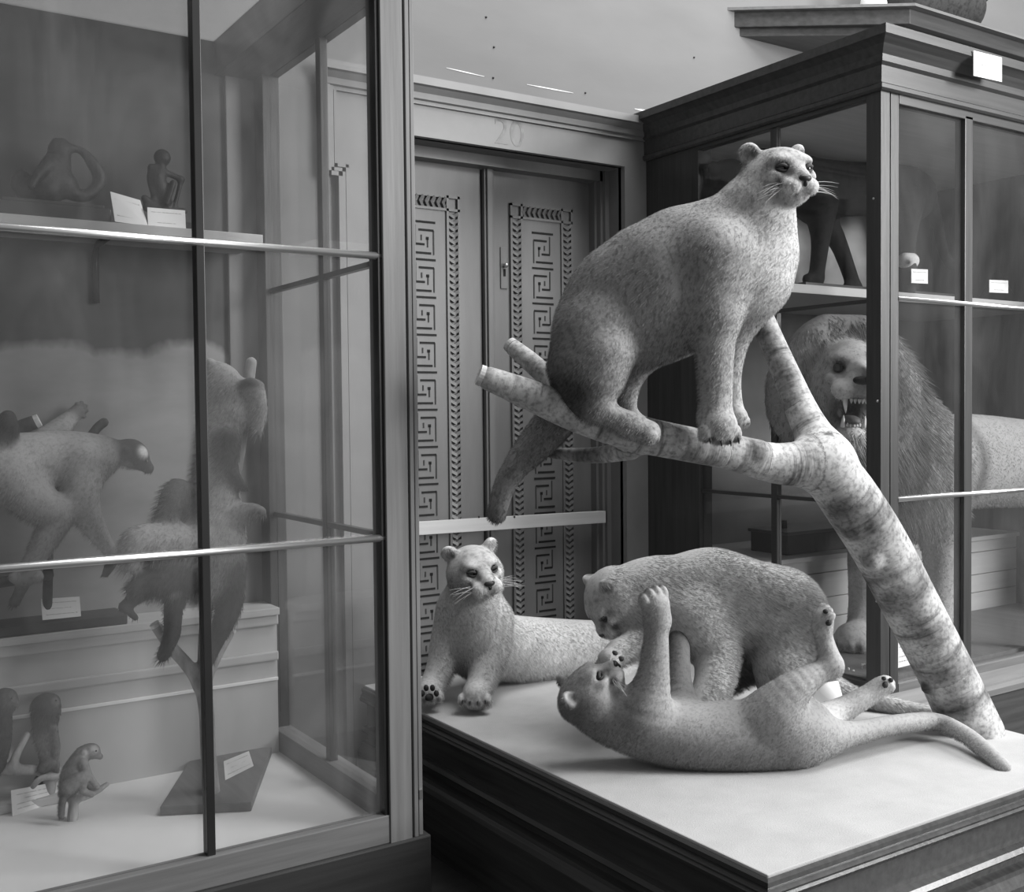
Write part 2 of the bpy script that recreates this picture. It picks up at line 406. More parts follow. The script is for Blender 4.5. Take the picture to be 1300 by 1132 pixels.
        for (c, r, t, sw) in s.S:
            g = sw * np.exp(-(np.linalg.norm(V - c, axis=1) / r) ** 4); tone = tone * (1 - g) + t * g
        me = bpy.data.meshes.new(name)
        me.vertices.add(len(V)); me.vertices.foreach_set('co', V.astype(np.float32).ravel())
        me.loops.add(Q.size); me.loops.foreach_set('vertex_index', Q.ravel().astype(np.int32))
        me.polygons.add(len(Q)); me.polygons.foreach_set('loop_start', np.arange(0, Q.size, 4, dtype=np.int32))
        me.update(calc_edges=True); me.validate()
        me.polygons.foreach_set('use_smooth', [True] * len(me.polygons))
        li = np.empty(len(me.loops), np.int32); me.loops.foreach_get('vertex_index', li)
        ca = me.color_attributes.new('tone', 'BYTE_COLOR', 'CORNER')
        c4 = np.ones((len(li), 4), np.float32); c4[:, :3] = tone[li][:, None]; ca.data.foreach_set('color', c4.ravel())
        me.color_attributes.active_color = ca; me.color_attributes.render_color_index = 0
        s.V, s.tone = V, tone; return me
    def build(s, name, mat, parent=None, origin=None): return link_mesh(name, s.mesh(name), mat, parent, origin)

def fur(o, s, length, comb, count, lfun=None, radius=0.0011, rnd=0.35, nrm=0.35, seed=1, brown=0.0):
    """short combed coat as hair strands; lfun gives the relative length per vertex"""
    V = s.V
    if lfun is not None:
        L = np.clip(lfun(V), 0, 1); g = o.vertex_groups.new(name='fur_length')
        b = np.round(L * 10).astype(int)
        for q in range(1, 11):
            ids = np.nonzero(b == q)[0]
            if len(ids): g.add(ids.tolist(), q / 10.0, 'REPLACE')
    md = o.modifiers.new('fur', 'PARTICLE_SYSTEM'); ps = md.particle_system; st = ps.settings
    st.type = 'HAIR'; st.count = count; st.hair_step = 3; st.render_step = 3; st.display_step = 2
    st.emit_from = 'FACE'; st.use_emit_random = True; st.use_modifier_stack = False
    st.use_advanced_hair = True
    f = length / 4.0; c = unit(comb) * f * (1 - nrm); st.normal_factor = nrm * f; st.object_align_factor = (float(c[0]), float(c[1]), float(c[2]))
    st.length_random = rnd; st.brownian_factor = brown; st.factor_random = 0.12 * f
    st.root_radius = 1.0; st.tip_radius = 0.15; st.radius_scale = radius; st.shape = 0.2
    st.material = 1; ps.seed = seed
    if lfun is not None: ps.vertex_group_length = 'fur_length'
    return st

# ------------------------------------------------------------------ the room
struct(box('floor', M['floor'], None, -2.5, 8.0, -1.0, 4.6, -0.1, 0.0))
YW = 4.23
wb = MB()
wb.box(-2.5, 2.09, YW, 4.6, 0, 5.2).box(3.44, 8.0, YW, 4.6, 0, 5.2).box(2.09, 3.44, YW, 4.6, 2.85, 5.2)
wall = struct(wb.build('wall_back', M['wall']))
rng = random.Random(3)
for (a, b, w) in [((567, 86), (615, 97), 0.006), ((669, 107), (728, 118), 0.006), ((607, 118), (630, 121), 0.010), ((806, 138), (828, 142), 0.010)]:
    p, q = W(*a, y=YW - 0.002), W(*b, y=YW - 0.002)
    k = MB(); n = 7
    pts = [p + (q - p) * i / n for i in range(n + 1)]
    hw = [w * (0.25 + 0.75 * math.sin(math.pi * (i + 0.4) / (n + 0.8))) * rng.uniform(0.6, 1) / 2 for i in range(n + 1)]
    vs = []
    for c, h in zip(pts, hw): vs += [(c[0], YW + 0.001, c[2] - h), (c[0], YW - 0.0015, c[2] - h), (c[0], YW - 0.0015, c[2] + h), (c[0], YW + 0.001, c[2] + h)]
    fs = [(4 * i + j, 4 * i + (j + 1) % 4, 4 * i + 4 + (j + 1) % 4, 4 * i + 4 + j) for i in range(n) for j in range(4)] + [(0, 1, 2, 3), (4 * n + 3, 4 * n + 2, 4 * n + 1, 4 * n)]
    s_ = k.add(vs, fs).build('plaster_scratch', M['plaster'], wall)
for (px, py) in [(626, 99), (743, 118), (627, 60), (617, 22), (881, 73)]:
    p = W(px, py, y=YW)
    MB().ball((p[0], YW - 0.002, p[2]), (0.005, 0.005, 0.005), 8).build('nail_head', M['iron'], wall)
# door architrave
tr = MB()
tr.box(1.845, 2.09, 4.20, YW + 0.02, 0, 2.85).box(3.44, 3.685, 4.20, YW + 0.02, 0, 2.85).box(1.845, 3.685, 4.20, YW + 0.02, 2.85, 3.0)
for k, (w0, w1, dep) in enumerate([(0.0, 0.018, 0.032), (0.022, 0.036, 0.020), (0.042, 0.055, 0.012)]):
    for sgn, xo in ((1, 1.845), (-1, 3.685)):
        def sx(a, b): return (xo + sgn * a, xo + sgn * b) if sgn > 0 else (xo + sgn * b, xo + sgn * a)
        e = 0.05
        for (a, b, z0, z1) in [(w0, w1, 2.63 - 0.0 + w0, 3.0), (w0 + e, w1 + e, 0, 2.63 + w1), (w0, w1 + e, 2.63 + w0, 2.63 + w1)]:
            xa, xb = sx(a, b); tr.box(xa, xb, 4.20 - dep, 4.205, z0, z1)
arch = struct(tr.build('trim_1', M['casing'], bevel=0.0))
co = MB().sweep([(1.835, 4.205), (3.695, 4.205)], [(0, 2.985), (0.018, 2.985), (0.018, 3.0), (0.03, 3.005), (0.034, 3.03), (0.055, 3.052), (0.07, 3.056), (0.07, 3.09), (0, 3.09)])
co.build('cornice', M['casing'], arch)
# chalked number, barely visible, on the lintel
tc_ = bpy.data.curves.new('chalk_number', 'FONT'); tc_.body = '20'; tc_.size = 0.17; tc_.extrude = 0.0004
to = bpy.data.objects.new('chalk_tmp', tc_); COL.objects.link(to)
bpy.context.view_layer.update()
me = bpy.data.meshes.new_from_object(to.evaluated_get(bpy.context.evaluated_depsgraph_get())); bpy.data.objects.remove(to)
p = W(627, 181, y=4.199)
me.transform(Matrix.Translation((p[0], 4.1993, p[2])) @ Matrix.Rotation(math.radians(90), 4, 'X')); me.name = 'chalk_number'
M['chalk'] = surf('faint_chalk', 0.285, 0.9, 0.25, (1, 1, 1), 30)
me.materials.clear(); link_mesh('chalk_number', me, M['chalk'], arch)
struct(arch)
# door: jambs and two leaves
jm = MB()
for (xa, xb, ya, yb) in [(3.40, 3.44, 4.345, 4.42), (3.415, 3.44, 4.325, 4.345), (3.385, 3.40, 4.375, 4.42)]:
    jm.box(xa, xb, ya, yb, 0, 2.85); jm.box(2.09 + (3.44 - xb), 2.09 + (3.44 - xa), ya, yb, 0, 2.85)
jm.box(2.09, 3.44, 4.345, 4.42, 2.80, 2.85)
door = struct(jm.build('door_1', M['door']))
YD = 4.42
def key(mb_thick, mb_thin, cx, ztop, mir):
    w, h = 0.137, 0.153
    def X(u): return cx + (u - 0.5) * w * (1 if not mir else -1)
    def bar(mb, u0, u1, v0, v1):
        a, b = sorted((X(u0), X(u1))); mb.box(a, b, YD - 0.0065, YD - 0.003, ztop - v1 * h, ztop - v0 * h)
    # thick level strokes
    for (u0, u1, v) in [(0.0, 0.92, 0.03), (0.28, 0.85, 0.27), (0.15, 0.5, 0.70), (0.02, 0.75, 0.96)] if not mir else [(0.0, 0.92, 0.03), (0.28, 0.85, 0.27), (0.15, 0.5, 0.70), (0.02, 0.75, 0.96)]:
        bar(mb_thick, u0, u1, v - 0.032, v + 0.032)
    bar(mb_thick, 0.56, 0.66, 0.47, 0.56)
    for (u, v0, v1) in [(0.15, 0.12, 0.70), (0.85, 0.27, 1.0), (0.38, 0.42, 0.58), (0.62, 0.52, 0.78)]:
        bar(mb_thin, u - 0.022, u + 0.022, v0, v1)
def leaf(x0, x1, fx0, fx1, mir):
    lf = box('door_leaf', M['door'], door, x0, x1, YD, YD + 0.05, 0.01, 2.80)
    fr = MB()
    bw = 0.072; zt = 2.655; zb = 0.12
    bx0, bx1 = fx0 - bw, fx1 + bw
    # carved border: fillets and rows of small leaves
    for a in (bx0, fx0 - 0.012, fx1, bx1 - 0.012): fr.box(a, a + 0.012, YD - 0.012, YD + 0.002, zb, zt)
    for z in (zt - 0.012, zt - bw): fr.box(bx0, bx1, YD - 0.012, YD + 0.002, z, z + 0.012)
    st = 0.03; i = 0; z = zb
    while z < zt - bw - 0.01:
        for cx_ in (fx0 - bw / 2, fx1 + bw / 2):
            for s in (-1, 1):
                fr.obox((cx_ + s * 0.010, YD - 0.006, z + st / 2), np.array((0.015, -0.003, s * 0.009)), np.array((0, 0.004, 0)), np.array((-s * 0.003, 0.002, 0.007)))
        z += st
    x = fx0 + 0.01
    while x < fx1:
        for s in (-1, 1):
            fr.obox((x, YD - 0.006, zt - bw / 2 + s * 0.011), np.array((s * 0.009, -0.003, 0.015)), np.array((0, 0.004, 0)), np.array((0.007, 0.002, -s * 0.003)))
        x += st
    fr.build('carved_border', M['door'], lf)
    fl = box('fret_panel', M['door'], lf, fx0, fx1, YD - 0.004, YD + 0.002, zb, zt - bw)
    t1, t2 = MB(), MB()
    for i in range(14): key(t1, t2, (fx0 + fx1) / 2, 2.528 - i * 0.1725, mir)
    t1.build('fret_slot_shade', M['slot_shade'], lf); t2.build('fret_groove_shade', M['groove_shade'], lf)  # flat bars on the panel face, coloured as the shade of cuts
    return lf
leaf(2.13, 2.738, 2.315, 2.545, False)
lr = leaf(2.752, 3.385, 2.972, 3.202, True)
ag = MB().box(2.745, 2.80, YD - 0.022, YD + 0.01, 0.01, 2.80).box(2.757, 2.787, YD - 0.032, YD - 0.02, 0.01, 2.80)
ag.build('astragal', M['door'], lr, bevel=0.003)
MB().box(2.735, 2.752, YD + 0.002, YD + 0.06, 0.01, 2.8).build('seam', M['slot_shade'], lr)
pl = MB().box(2.845, 2.885, YD - 0.006, YD + 0.002, 2.24, 2.44).build('escutcheon', M['door'], lr, bevel=0.003)
MB().ball((2.866, YD - 0.02, 2.352), 0.012, 12).tube([(2.866, YD, 2.352), (2.866, YD - 0.02, 2.352)], 0.006).build('knob', M['nickel'], pl, True)
MB().box(2.860, 2.872, YD - 0.008, YD - 0.004, 2.30, 2.335).build('keyhole', M['slot_shade'], pl)
rail = thing('barricade_board', 'pale planed wooden board nailed level across the dark double door', 'board', (2.75, 4.33, 1.09))
MB().obox((2.75, 4.328, 1.121), (0.645, 0, -0.008), (0, 0.015, 0), (0, 0, 0.030)).build('plank', M['pale_wood'], rail, bevel=0.002)
for px in (608, 653, 520):
    p = W(px, 656, y=4.313); MB().ball((p[0], 4.3125, p[2]), (0.006, 0.003, 0.006), 8).build('nail', M['iron'], rail)

# ------------------------------------------------------------------ left case
lc = thing('display_case', 'tall glazed wooden display case on the left, holding stuffed monkeys', 'display case', (0.6, 3.6, 0), 'glazed specimen cases')
XL = -0.5
def P(name, mat, x0, x1, y0, y1, z0, z1, bevel=0.003, par=None): return box(name, M[mat], par or lc, x0, x1, y0, y1, z0, z1, bevel)
P('base', 'slab_dark', XL, 1.66, 3.02, 4.2, 0, 0.30, 0.006)
P('case_floor', 'casefloor', XL, 1.56, 3.06, 4.2, 0.30, 0.335, 0)
P('front_sill', 'front_x', XL, 1.53, 3.035, 3.085, 0.30, 0.388)
cp = MB().box(1.522, 1.598, 3.03, 3.13, 0.0, 3.5).box(1.598, 1.608, 3.045, 3.13, 0, 3.5).box(1.608, 1.622, 3.033, 3.13, 0, 3.5).box(1.622, 1.628, 3.048, 3.13, 0, 3.5).box(1.628, 1.642, 3.04, 3.13, 0, 3.5)
cp = cp.build('corner_post', M['front_v'], lc, bevel=0.002)
P('post_edge', 'iron', 1.508, 1.522, 3.04, 3.08, 0.385, 3.3, 0.002)
MB().box(1.628, 1.64, 3.036, 3.05, 0.415, 0.445).build('hinge', M['nickel'], cp)
P('back_post', 'case_v', 1.53, 1.60, 4.06, 4.2, 0.335, 3.0)
P('side_mullion', 'case_v', 1.548, 1.578, 3.55, 3.588, 0.40, 2.98)
P('side_sill', 'front_y', 1.535, 1.605, 3.12, 4.10, 0.30, 0.415)
for z in (2.128, 1.257): P('side_bar', 'case_y', 1.550, 1.574, 3.12, 4.07, z - 0.009, z + 0.009, 0.001)
P('top_beam', 'case_y', 1.38, 1.60, 3.12, 4.2, 2.955, 3.09)
P('top_rail', 'front_x', XL, 1.64, 3.03, 3.13, 3.30, 3.5)
P('top_pane', 'glass_dusty', XL, 1.40, 3.12, 4.19, 3.085, 3.09, 0)
P('backdrop', 'backdrop_left', XL, 1.53, 4.165, 4.195, 0.335, 3.09, 0)
P('back_stile', 'door', 1.415, 1.53, 4.145, 4.165, 0.90, 3.075)
sh = P('ledge', 'pale_board', XL, 1.53, 3.965, 4.165, 0.878, 0.906)
P('ledge_riser', 'pale_sheet', XL, 1.53, 4.0, 4.03, 0.335, 0.878, 0)
P('ledge_moulding', 'pale_board', XL, 1.53, 3.978, 4.0, 0.838, 0.878, 0.006)
P('ledge_moulding', 'pale_board', XL, 1.53, 3.982, 4.0, 0.700, 0.735, 0.006)
P('ledge_bead', 'plaster', XL, 1.53, 3.992, 4.0, 0.620, 0.632, 0.002)
sf = P('shelf', 'pale_board', XL, 1.46, 3.89, 4.165, 2.275, 2.313)
p = W(115, 390, y=4.16)
for x in (0.921, 0.05):
    MB().tube([(x, 4.155, 2.06), (x, 4.155, 2.20), (x, 4.145, 2.245), (x, 4.11, 2.265), (x, 3.93, 2.268)], [0.013, 0.013, 0.012, 0.011, 0.010], 8).build('shelf_bracket', M['iron'], lc, True)
for x in (0.959, 0.389): P('mullion', 'iron', x - 0.012, x + 0.012, 3.045, 3.085, 0.385, 3.3, 0.002)
for z in (2.134, 1.259): MB().tube([(XL, 3.05, z), (1.525, 3.05, z)], 0.0115, 12).build('glazing_bar', M['nickel'], lc, True)
xs = [(XL, 0.377), (0.401, 0.947), (0.971, 1.51)]; zs = [(0.388, 1.252), (1.266, 2.127), (2.141, 3.3)]
for (a, b) in xs:
    for (c, d) in zs: P('glass_pane', 'glass_hazy', a, b, 3.064, 3.068, c, d, 0)
for (a, b) in [(3.13, 3.55), (3.588, 4.06)]:
    for (c, d) in [(0.415, 1.248), (1.266, 2.119), (2.137, 2.955)]: P('glass_pane', 'glass', 1.560, 1.564, a, b, c, d, 0)

# ------------------------------------------------------------------ right case
rc_ = thing('display_case', 'dark wooden display case on the right, with a stuffed lion behind its glass', 'display case', (4.6, 3.5, 0), 'glazed specimen cases')
XR = 5.75
def Q(name, mat, x0, x1, y0, y1, z0, z1, bevel=0.003, par=None): return box(name, M[mat], par or rc_, x0, x1, y0, y1, z0, z1, bevel)
Q('base', 'case_x', 3.583, XR, 2.77, 4.2, 0, 0.44)
MB().sweep([(3.577, 4.2), (3.577, 2.77), (XR, 2.77)], [(0, 0.40), (0.02, 0.405), (0.02, 0.43), (0.012, 0.445), (0.0, 0.45), (-0.02, 0.50), (-0.06, 0.50), (-0.06, 0.40)]).build('base_moulding', M['front_x'], rc_)
pst = MB().box(3.577, 3.632, 2.79, 2.86, 0.48, 2.90).box(3.632, 3.640, 2.80, 2.86, 0.48, 2.90).box(3.640, 3.690, 2.792, 2.86, 0.48, 2.90)
pst = pst.build('corner_post', M['case_v'], rc_, bevel=0.002)
M['pin'] = M['nickel']
for px, py in [(1109, 252), (1114, 509), (1113, 763)]:
    p = W(px, py, x=3.576); MB().ball((3.576, p[1], p[2]), 0.005, 8).build('screw', M['nickel'], pst, True)
Q('mullion', 'case_v', 4.122, 4.176, 2.79, 2.84, 0.50, 2.87)
Q('mullion', 'case_v', 4.66, 4.715, 2.79, 2.84, 0.50, 2.87)
Q('corner_post', 'case_v', 5.65, XR, 2.79, 2.86, 0.48, 2.9)
Q('bottom_rail', 'front_x', 3.69, 5.65, 2.79, 2.84, 0.48, 0.535)
Q('top_rail', 'case_x', 3.69, 5.65, 2.79, 2.84, 2.855, 2.92)
Q('side_bottom_rail', 'case_y', 3.577, 3.62, 2.86, 3.83, 0.48, 0.54)
Q('side_top_rail', 'case_y', 3.577, 3.62, 2.86, 3.83, 2.87, 2.95)
Q('side_pilaster', 'case_v', 3.577, 3.66, 3.825, 4.2, 0.44, 2.95)
Q('side_mullion', 'case_v', 3.585, 3.615, 3.343, 3.378, 0.54, 2.88)
for z in (2.076, 1.263): Q('side_bar', 'case_y', 3.588, 3.612, 2.86, 3.83, z - 0.008, z + 0.008, 0.001)
for z in (2.084, 1.279): MB().tube([(3.69, 2.795, z), (5.65, 2.795, z)], 0.0105, 10).build('glazing_bar', M['nickel'], rc_, True)
MB().sweep([(3.577, 4.2), (3.577, 2.79), (XR, 2.79)], [(-0.03, 2.89), (0.012, 2.89), (0.022, 2.897), (0.022, 2.912), (0.012, 2.92), (0.014, 2.985), (0.03, 2.995), (0.034, 3.02), (0.06, 3.05), (0.085, 3.065), (0.10, 3.07), (0.10, 3.105), (-0.03, 3.105)]).build('cornice', M['case_x'], rc_)
Q('roof', 'case_x', 3.6, XR, 2.81, 4.2, 3.07, 3.10, 0)
Q('case_ceiling', 'ceil', 3.62, XR, 2.84, 4.2, 2.93, 2.95, 0)
Q('end_panel', 'case_v', 5.70, XR, 2.86, 4.2, 0.44, 2.95, 0)
Q('backdrop_upper', 'backdrop_upper', 3.66, 5.70, 4.13, 4.16, 2.20, 2.93, 0)
Q('backdrop_lower', 'backdrop_lower', 3.66, 5.70, 4.13, 4.16, 0.52, 2.17, 0)
Q('case_floor', 'slab', 3.62, 5.70, 2.86, 4.13, 0.44, 0.545, 0)
Q('shelf', 'pale_board', 3.66, 5.70, 3.36, 4.13, 2.165, 2.205)
Q('ledge', 'pale_board', 3.66, 5.70, 3.51, 4.13, 0.925, 0.948)
for (a, b) in [(0.545, 0.640), (0.644, 0.737), (0.741, 0.858), (0.862, 0.925)]: Q('riser_board', 'pale_board', 3.66, 5.70, 3.53, 3.56, a, b, 0.002)
for (a, b) in [(3.69, 4.122), (4.176, 4.66), (4.715, 5.65)]:
    for (c, d) in [(0.535, 1.272), (1.286, 2.077), (2.091, 2.855)]: Q('glass_pane', 'glass', a, b, 2.806, 2.810, c, d, 0)
for (a, b) in [(2.86, 3.343), (3.378, 3.825)]:
    for (c, d) in [(0.54, 1.255), (1.271, 2.068), (2.084, 2.87)]: Q('glass_pane', 'glass', 3.598, 3.602, a, b, c, d, 0)
# overhanging bracket shelf on the wall above the right case
ws = thing('wall_bracket_shelf', 'dark wedge-ended wooden shelf jutting from the wall above the right case', 'shelf', (5.2, 4.0, 3.64))
pa = [(4.22, YW), (4.98, 3.70), (6.6, 3.70), (6.6, YW)]
MB().prism([(4.26, YW), (5.0, 3.75), (6.6, 3.75), (6.6, YW)], 3.64, 3.68).build('underside', M['case_x'], ws)
MB().prism(pa, 3.68, 3.76).build('board', M['case_x'], ws, bevel=0.004)
MB().prism([(4.17, YW), (4.97, 3.66), (6.6, 3.66), (6.6, YW)], 3.76, 3.775).build('edge_moulding', M['front_x'], ws)
# plaster and a dark mount on top of it
pm = MB().tube([(5.0, 3.95, 3.775), (5.0, 3.95, 3.83), (5.0, 3.95, 3.95)], [0.10, 0.075, 0.06], 20).build('plaster_socle', M['plaster'], None, True, origin='base')
tag(pm, 'small white plaster block standing on the wedge-ended shelf above the right case', 'block')
s = Sdf(0.02, 0.05); s.rc((5.25, 3.95, 3.92), (5.75, 3.95, 3.98), 0.14, 0.16).rc((5.3, 3.9, 3.9), (5.32, 3.88, 3.80), 0.04).rc((5.65, 3.9, 3.9), (5.66, 3.88, 3.80), 0.04).rc((5.75, 3.95, 4.0), (5.95, 3.9, 4.15), 0.10, 0.08)
tag(s.build('stuffed_mammal', M['fur_dark'], origin=(5.5, 3.95, 3.775)), 'dark stuffed animal cut off at the top right, on the wedge-ended shelf', 'stuffed animal')

# ------------------------------------------------------------------ platform
pf = thing('platform', 'low dark wooden platform with a pale cloth top, carrying the stuffed pumas', 'platform', (2.77, 3.0, 0))
box('cloth_top', M['cloth'], pf, 1.972, 3.568, 1.872, 4.16, 0.478, 0.5, 0.004)
box('body', M['plinth_y'], pf, 1.985, 3.568, 1.885, 4.16, 0.0, 0.478)
path = [(1.972, 4.16), (1.972, 1.872), (3.568, 1.872)]
MB().sweep(path, [(-0.02, 0.44), (0.0, 0.425), (0.006, 0.43), (0.018, 0.436), (0.022, 0.446), (0.016, 0.452), (0.018, 0.458), (0.006, 0.468), (0.012, 0.474), (0.012, 0.486), (0.004, 0.492), (-0.02, 0.492)]).build('top_moulding', M['plinth_y'], pf)
MB().sweep(path, [(-0.02, 0.30), (0.0, 0.30), (0.012, 0.305), (0.018, 0.312), (0.010, 0.325), (-0.02, 0.33)]).build('panel_bead', M['plinth_y'], pf)
MB().sweep(path, [(-0.02, 0.0), (0.035, 0.0), (0.035, 0.225), (0.028, 0.24), (0.016, 0.25), (0.012, 0.262), (-0.02, 0.27)]).build('skirting', M['plinth_y'], pf)

# ------------------------------------------------------------------ cards
def card(label, corners, cat='card', group=None, lines=3, name='specimen_card', thick=0.0015, ink=True, seed=1):
    """corners: top-left, top-right, bottom-right, bottom-left world points"""
    c = [np.array(q, float) for q in corners]; n = unit(np.cross(c[1] - c[0], c[3] - c[0]))
    if n @ (CAM - c[0]) < 0: n = -n
    vs = c + [q - n * thick for q in c]
    o = MB().add(vs, [(0, 1, 2, 3), (7, 6, 5, 4), (0, 4, 5, 1), (1, 5, 6, 2), (2, 6, 7, 3), (3, 7, 4, 0)]).build(name, M['paper'], None, origin='base')
    tag(o, label, cat, group)
    if ink:
        # one continuous pen line; it ducks behind the face of the card between words
        r = random.Random(seed); k = MB(); pts = []; rad = []
        def at(u, v, h): return c[0] * (1 - u) * (1 - v) + c[1] * u * (1 - v) + c[2] * u * v + c[3] * (1 - u) * v + n * h
        for i in range(lines):
            v = 0.22 + 0.56 * i / max(1, lines - 1); a_, b_ = (0.10, 0.90) if i % 3 != 1 else (0.25, 0.75)
            u = a_
            while u < b_:
                L = r.uniform(0.06, 0.15); pts.append(at(u, v, -thick * .5)); m = 6
                for j in range(m + 1): pts.append(at(min(b_, u + L * j / m), v + r.uniform(.008, .022) * (-1) ** j, 0.0002))
                pts.append(at(min(b_, u + L), v, -thick * .5)); u += L + r.uniform(0.02, 0.04)
        k.tube(pts, 0.0007, 4)
        k.build('handwriting', M['ink'], o)
    return o

# ------------------------------------------------------------------ pumas
class Head:
    def __init__(h, c, fwd, up, sc=1.0): h.c = np.array(c, float); h.R = frame(fwd, up); h.s = sc
    def p(h, x, y, z): return h.c + h.R @ (np.array([x, y, z], float) * h.s)
def cat_head(s, c, fwd, up, sc=1.0, base=0.40, light=0.62, mouth_open=False, dark=0.05):
    h = Head(c, fwd, up, sc); R = h.R; k = lambda v: v * sc
    def el(p, r, kk=0.025, t=None, sub=False): s.el(h.p(*p), np.array(r) * sc, R, k(kk), base if t is None else t, sub)
    el((0, 0, 0), (.090, .083, .066))
    el((.045, 0, .014), (.060, .060, .047))
    for y in (-1, 1):
        el((.016, y * .055, -.026), (.060, .042, .045))
        el((.076, y * .036, .030), (.024, .024, .013), .02)               # brow
        el((.078, y * .050, -.012), (.028, .022, .017), .02, light * .95)  # cheekbone under the eye
    s.rc(h.p(.06, 0, .006), h.p(.130, 0, -.016), k(.038), k(.023), k(.02), base * 1.02)
    for y in (-1, 1): el((.118, y * .025, -.040), (.036, .031, .025), .014, light)
    el((.102, 0, -.066), (.032, .030, .016), .015, light)
    s.rc(h.p(.01, 0, -.044), h.p(.088, 0, -.060), k(.050), k(.026), k(.03), (base + light) / 2)
    for y in (-1, 1):
        el((.096, y * .040, .010), (.017, .018, .011), .008, None, True)   # eye socket
        e = h.p(-.020, y * .074, .050)
        Re = R @ np.array(Matrix.Rotation(math.radians(-34 * y), 3, 'X')) @ np.array(Matrix.Rotation(math.radians(28 * y), 3, 'Z'))
        s.el(e, np.array((.018, .029, .031)) * sc, Re, k(.016), base * 0.95)
        s.el(e + Re @ np.array([.018, 0, .007]) * sc, np.array((.014, .019, .022)) * sc, Re, k(.006), base * .4, True)
    # mouth line and markings
    for y in (-1, 1):
        s.rc(h.p(.152, 0, -.044), h.p(.138, y * .022, -.061), k(.0035), k(.0035), k(.004), dark, True)
        s.rc(h.p(.138, y * .022, -.061), h.p(.088, y * .058, -.054), k(.0035), k(.003), k(.004), dark, True)
        s.spot(h.p(.098, y * .040, .052), k(.020), light, .5)              # pale brow
        s.spot(h.p(.110, y * .055, -.034), k(.017), dark * 1.3, .9)       # dark whisker patch
        s.spot(h.p(.130, y * .012, -.062), k(.012), dark * 2, .6)
        s.spot(h.p(.098, y * .041, .008), k(.019), dark, .85)              # eye rims
        s.spot(h.p(.118, y * .024, -.004), k(.013), dark * 2.5, .7)        # tear mark
        s.spot(h.p(.070, y * .070, .004), k(.018), dark * 3, .5)           # stripe from the eye corner
        s.spot(h.p(-.040, y * .080, .054), k(.022), dark * 2, .8)          # ear back
        s.spot(h.p(-.016, y * .088, .078), k(.018), light, .7)             # ear rim
        s.spot(h.p(-.004, y * .068, .050), k(.013), base * .35, .7)
        for (fx, fy, fz, fr) in ((.06, .02, .062, .010), (.045, .045, .056, .011), (.02, .03, .066, .010), (.075, .012, .050, .008), (.0, .055, .056, .012)): s.spot(h.p(fx, y * fy, fz), k(fr), base * .5, .6)
    return h
def cat_face(h, parent, seed=1, whisk=True):
    k = h.s
    for y in (-1, 1):
        c = h.p(.0880, y * .040, .0075)
        e = MB().ball(c, .0135 * k, 14).build('eye', M['eye'], parent, True)
        def lid(z0, z1, r):
            P = []
            for t in np.linspace(-1, 1, 7):
                w = z0 + (z1 - z0) * (1 - t * t); yy = t * .0165; xx = math.sqrt(max(0.00002, .0148 ** 2 - min(.0146, abs(yy) * .86) ** 2 - (w * .7) ** 2))
                P.append(h.p(.0880 + xx - .25 * yy, y * (.040 + yy), .0075 + w + .1 * yy))
            MB().tube(P, [r * .3 * k, r * k, r * k, r * k, r * k, r * k, r * .3 * k], 8).build('eyelid', M['lid'], parent, True)
        lid(.001, .0090, .0046); lid(-.001, -.0068, .0036)
    nb = MB().ball(h.p(.146, 0, -.019), np.array((.013, .020, .011)) * k, 14, h.R).ball(h.p(.150, 0, -.031), np.array((.007, .007, .011)) * k, 10, h.R)
    nb.build('nose', M['nose'], parent, True)
    if whisk:
        r = random.Random(seed)
        for y in (-1, 1):
            w = MB()
            for i in range(9):
                a = np.array((.118 + r.uniform(-.012, .012), y * .048, -.040 + r.uniform(-.014, .014)))
                d = np.array((r.uniform(-.3, .3), y * 1.0, r.uniform(-.5, .25))); d /= np.linalg.norm(d); L = r.uniform(.05, .09)
                q = [h.p(*(a + d * L * t + np.array((0, 0, -.012 * t * t)))) for t in (0, .35, .7, 1)]
                w.tube(q, [.0007, .0006, .0005, .0002], 4)
            w.build('whisker_tuft', M['whisker'], parent)
def paw(s, heel, toe, r, t, up, spread=1.0, k=0.012, n=4, ext=0.0):
    """a cat's paw: a pad from heel to toe and four separate toes"""
    heel = np.array(heel, float); toe = np.array(toe, float); f = unit(toe - heel); sd = unit(np.cross(np.array(up, float), f)); u = np.cross(f, sd)
    s.rc(heel, toe - f * r * .55, r * .92, r * .95, 0.02, t)
    for i in range(n):
        q = (i - (n - 1) / 2) / ((n - 1) / 2)
        c = toe + sd * q * r * .85 * spread - f * abs(q) * r * .30 - u * r * (.28 - ext * .5) + f * r * ext
        s.el(c, (r * .54, r * .31, r * .50), np.stack([f, sd, u], 1), r * .10, t * 1.05)
        if i: s.spot(c - sd * r * .29 * spread + f * r * .25, r * .16, 0.07, .7)
        s.spot(c + f * r * .55 - u * r * .15, r * .25, 0.08, .7)
    return f, sd, u
def claws(parent, heel, toe, r, up, name='claws'):
    heel = np.array(heel, float); toe = np.array(toe, float); f = unit(toe - heel); sd = unit(np.cross(np.array(up, float), f)); u = np.cross(f, sd)
    for i in range(4):
        q = (i - 1.5) / 1.5; c = toe + sd * q * r * .85 - f * abs(q) * r * .30 - u * r * .22
        MB().tube([c + f * r * .40, c + f * r * .62 - u * r * .04, c + f * r * .74 - u * r * .2], [r * .08, r * .06, r * .02], 6).build('claw', M['eye_rim'], parent, True)
UPZ = np.array([0, 0, 1.0])
def fur_len(zones, base=1.0):
    """relative hair length: zones = [(center, radius, value)]"""
    def f(V):
        L = np.full(len(V), base)
        for c, r, v in zones:
            g = np.exp(-(np.linalg.norm(V - np.array(c), axis=1) / r) ** 4); L = L * (1 - g) + v * g
        return L
    return f
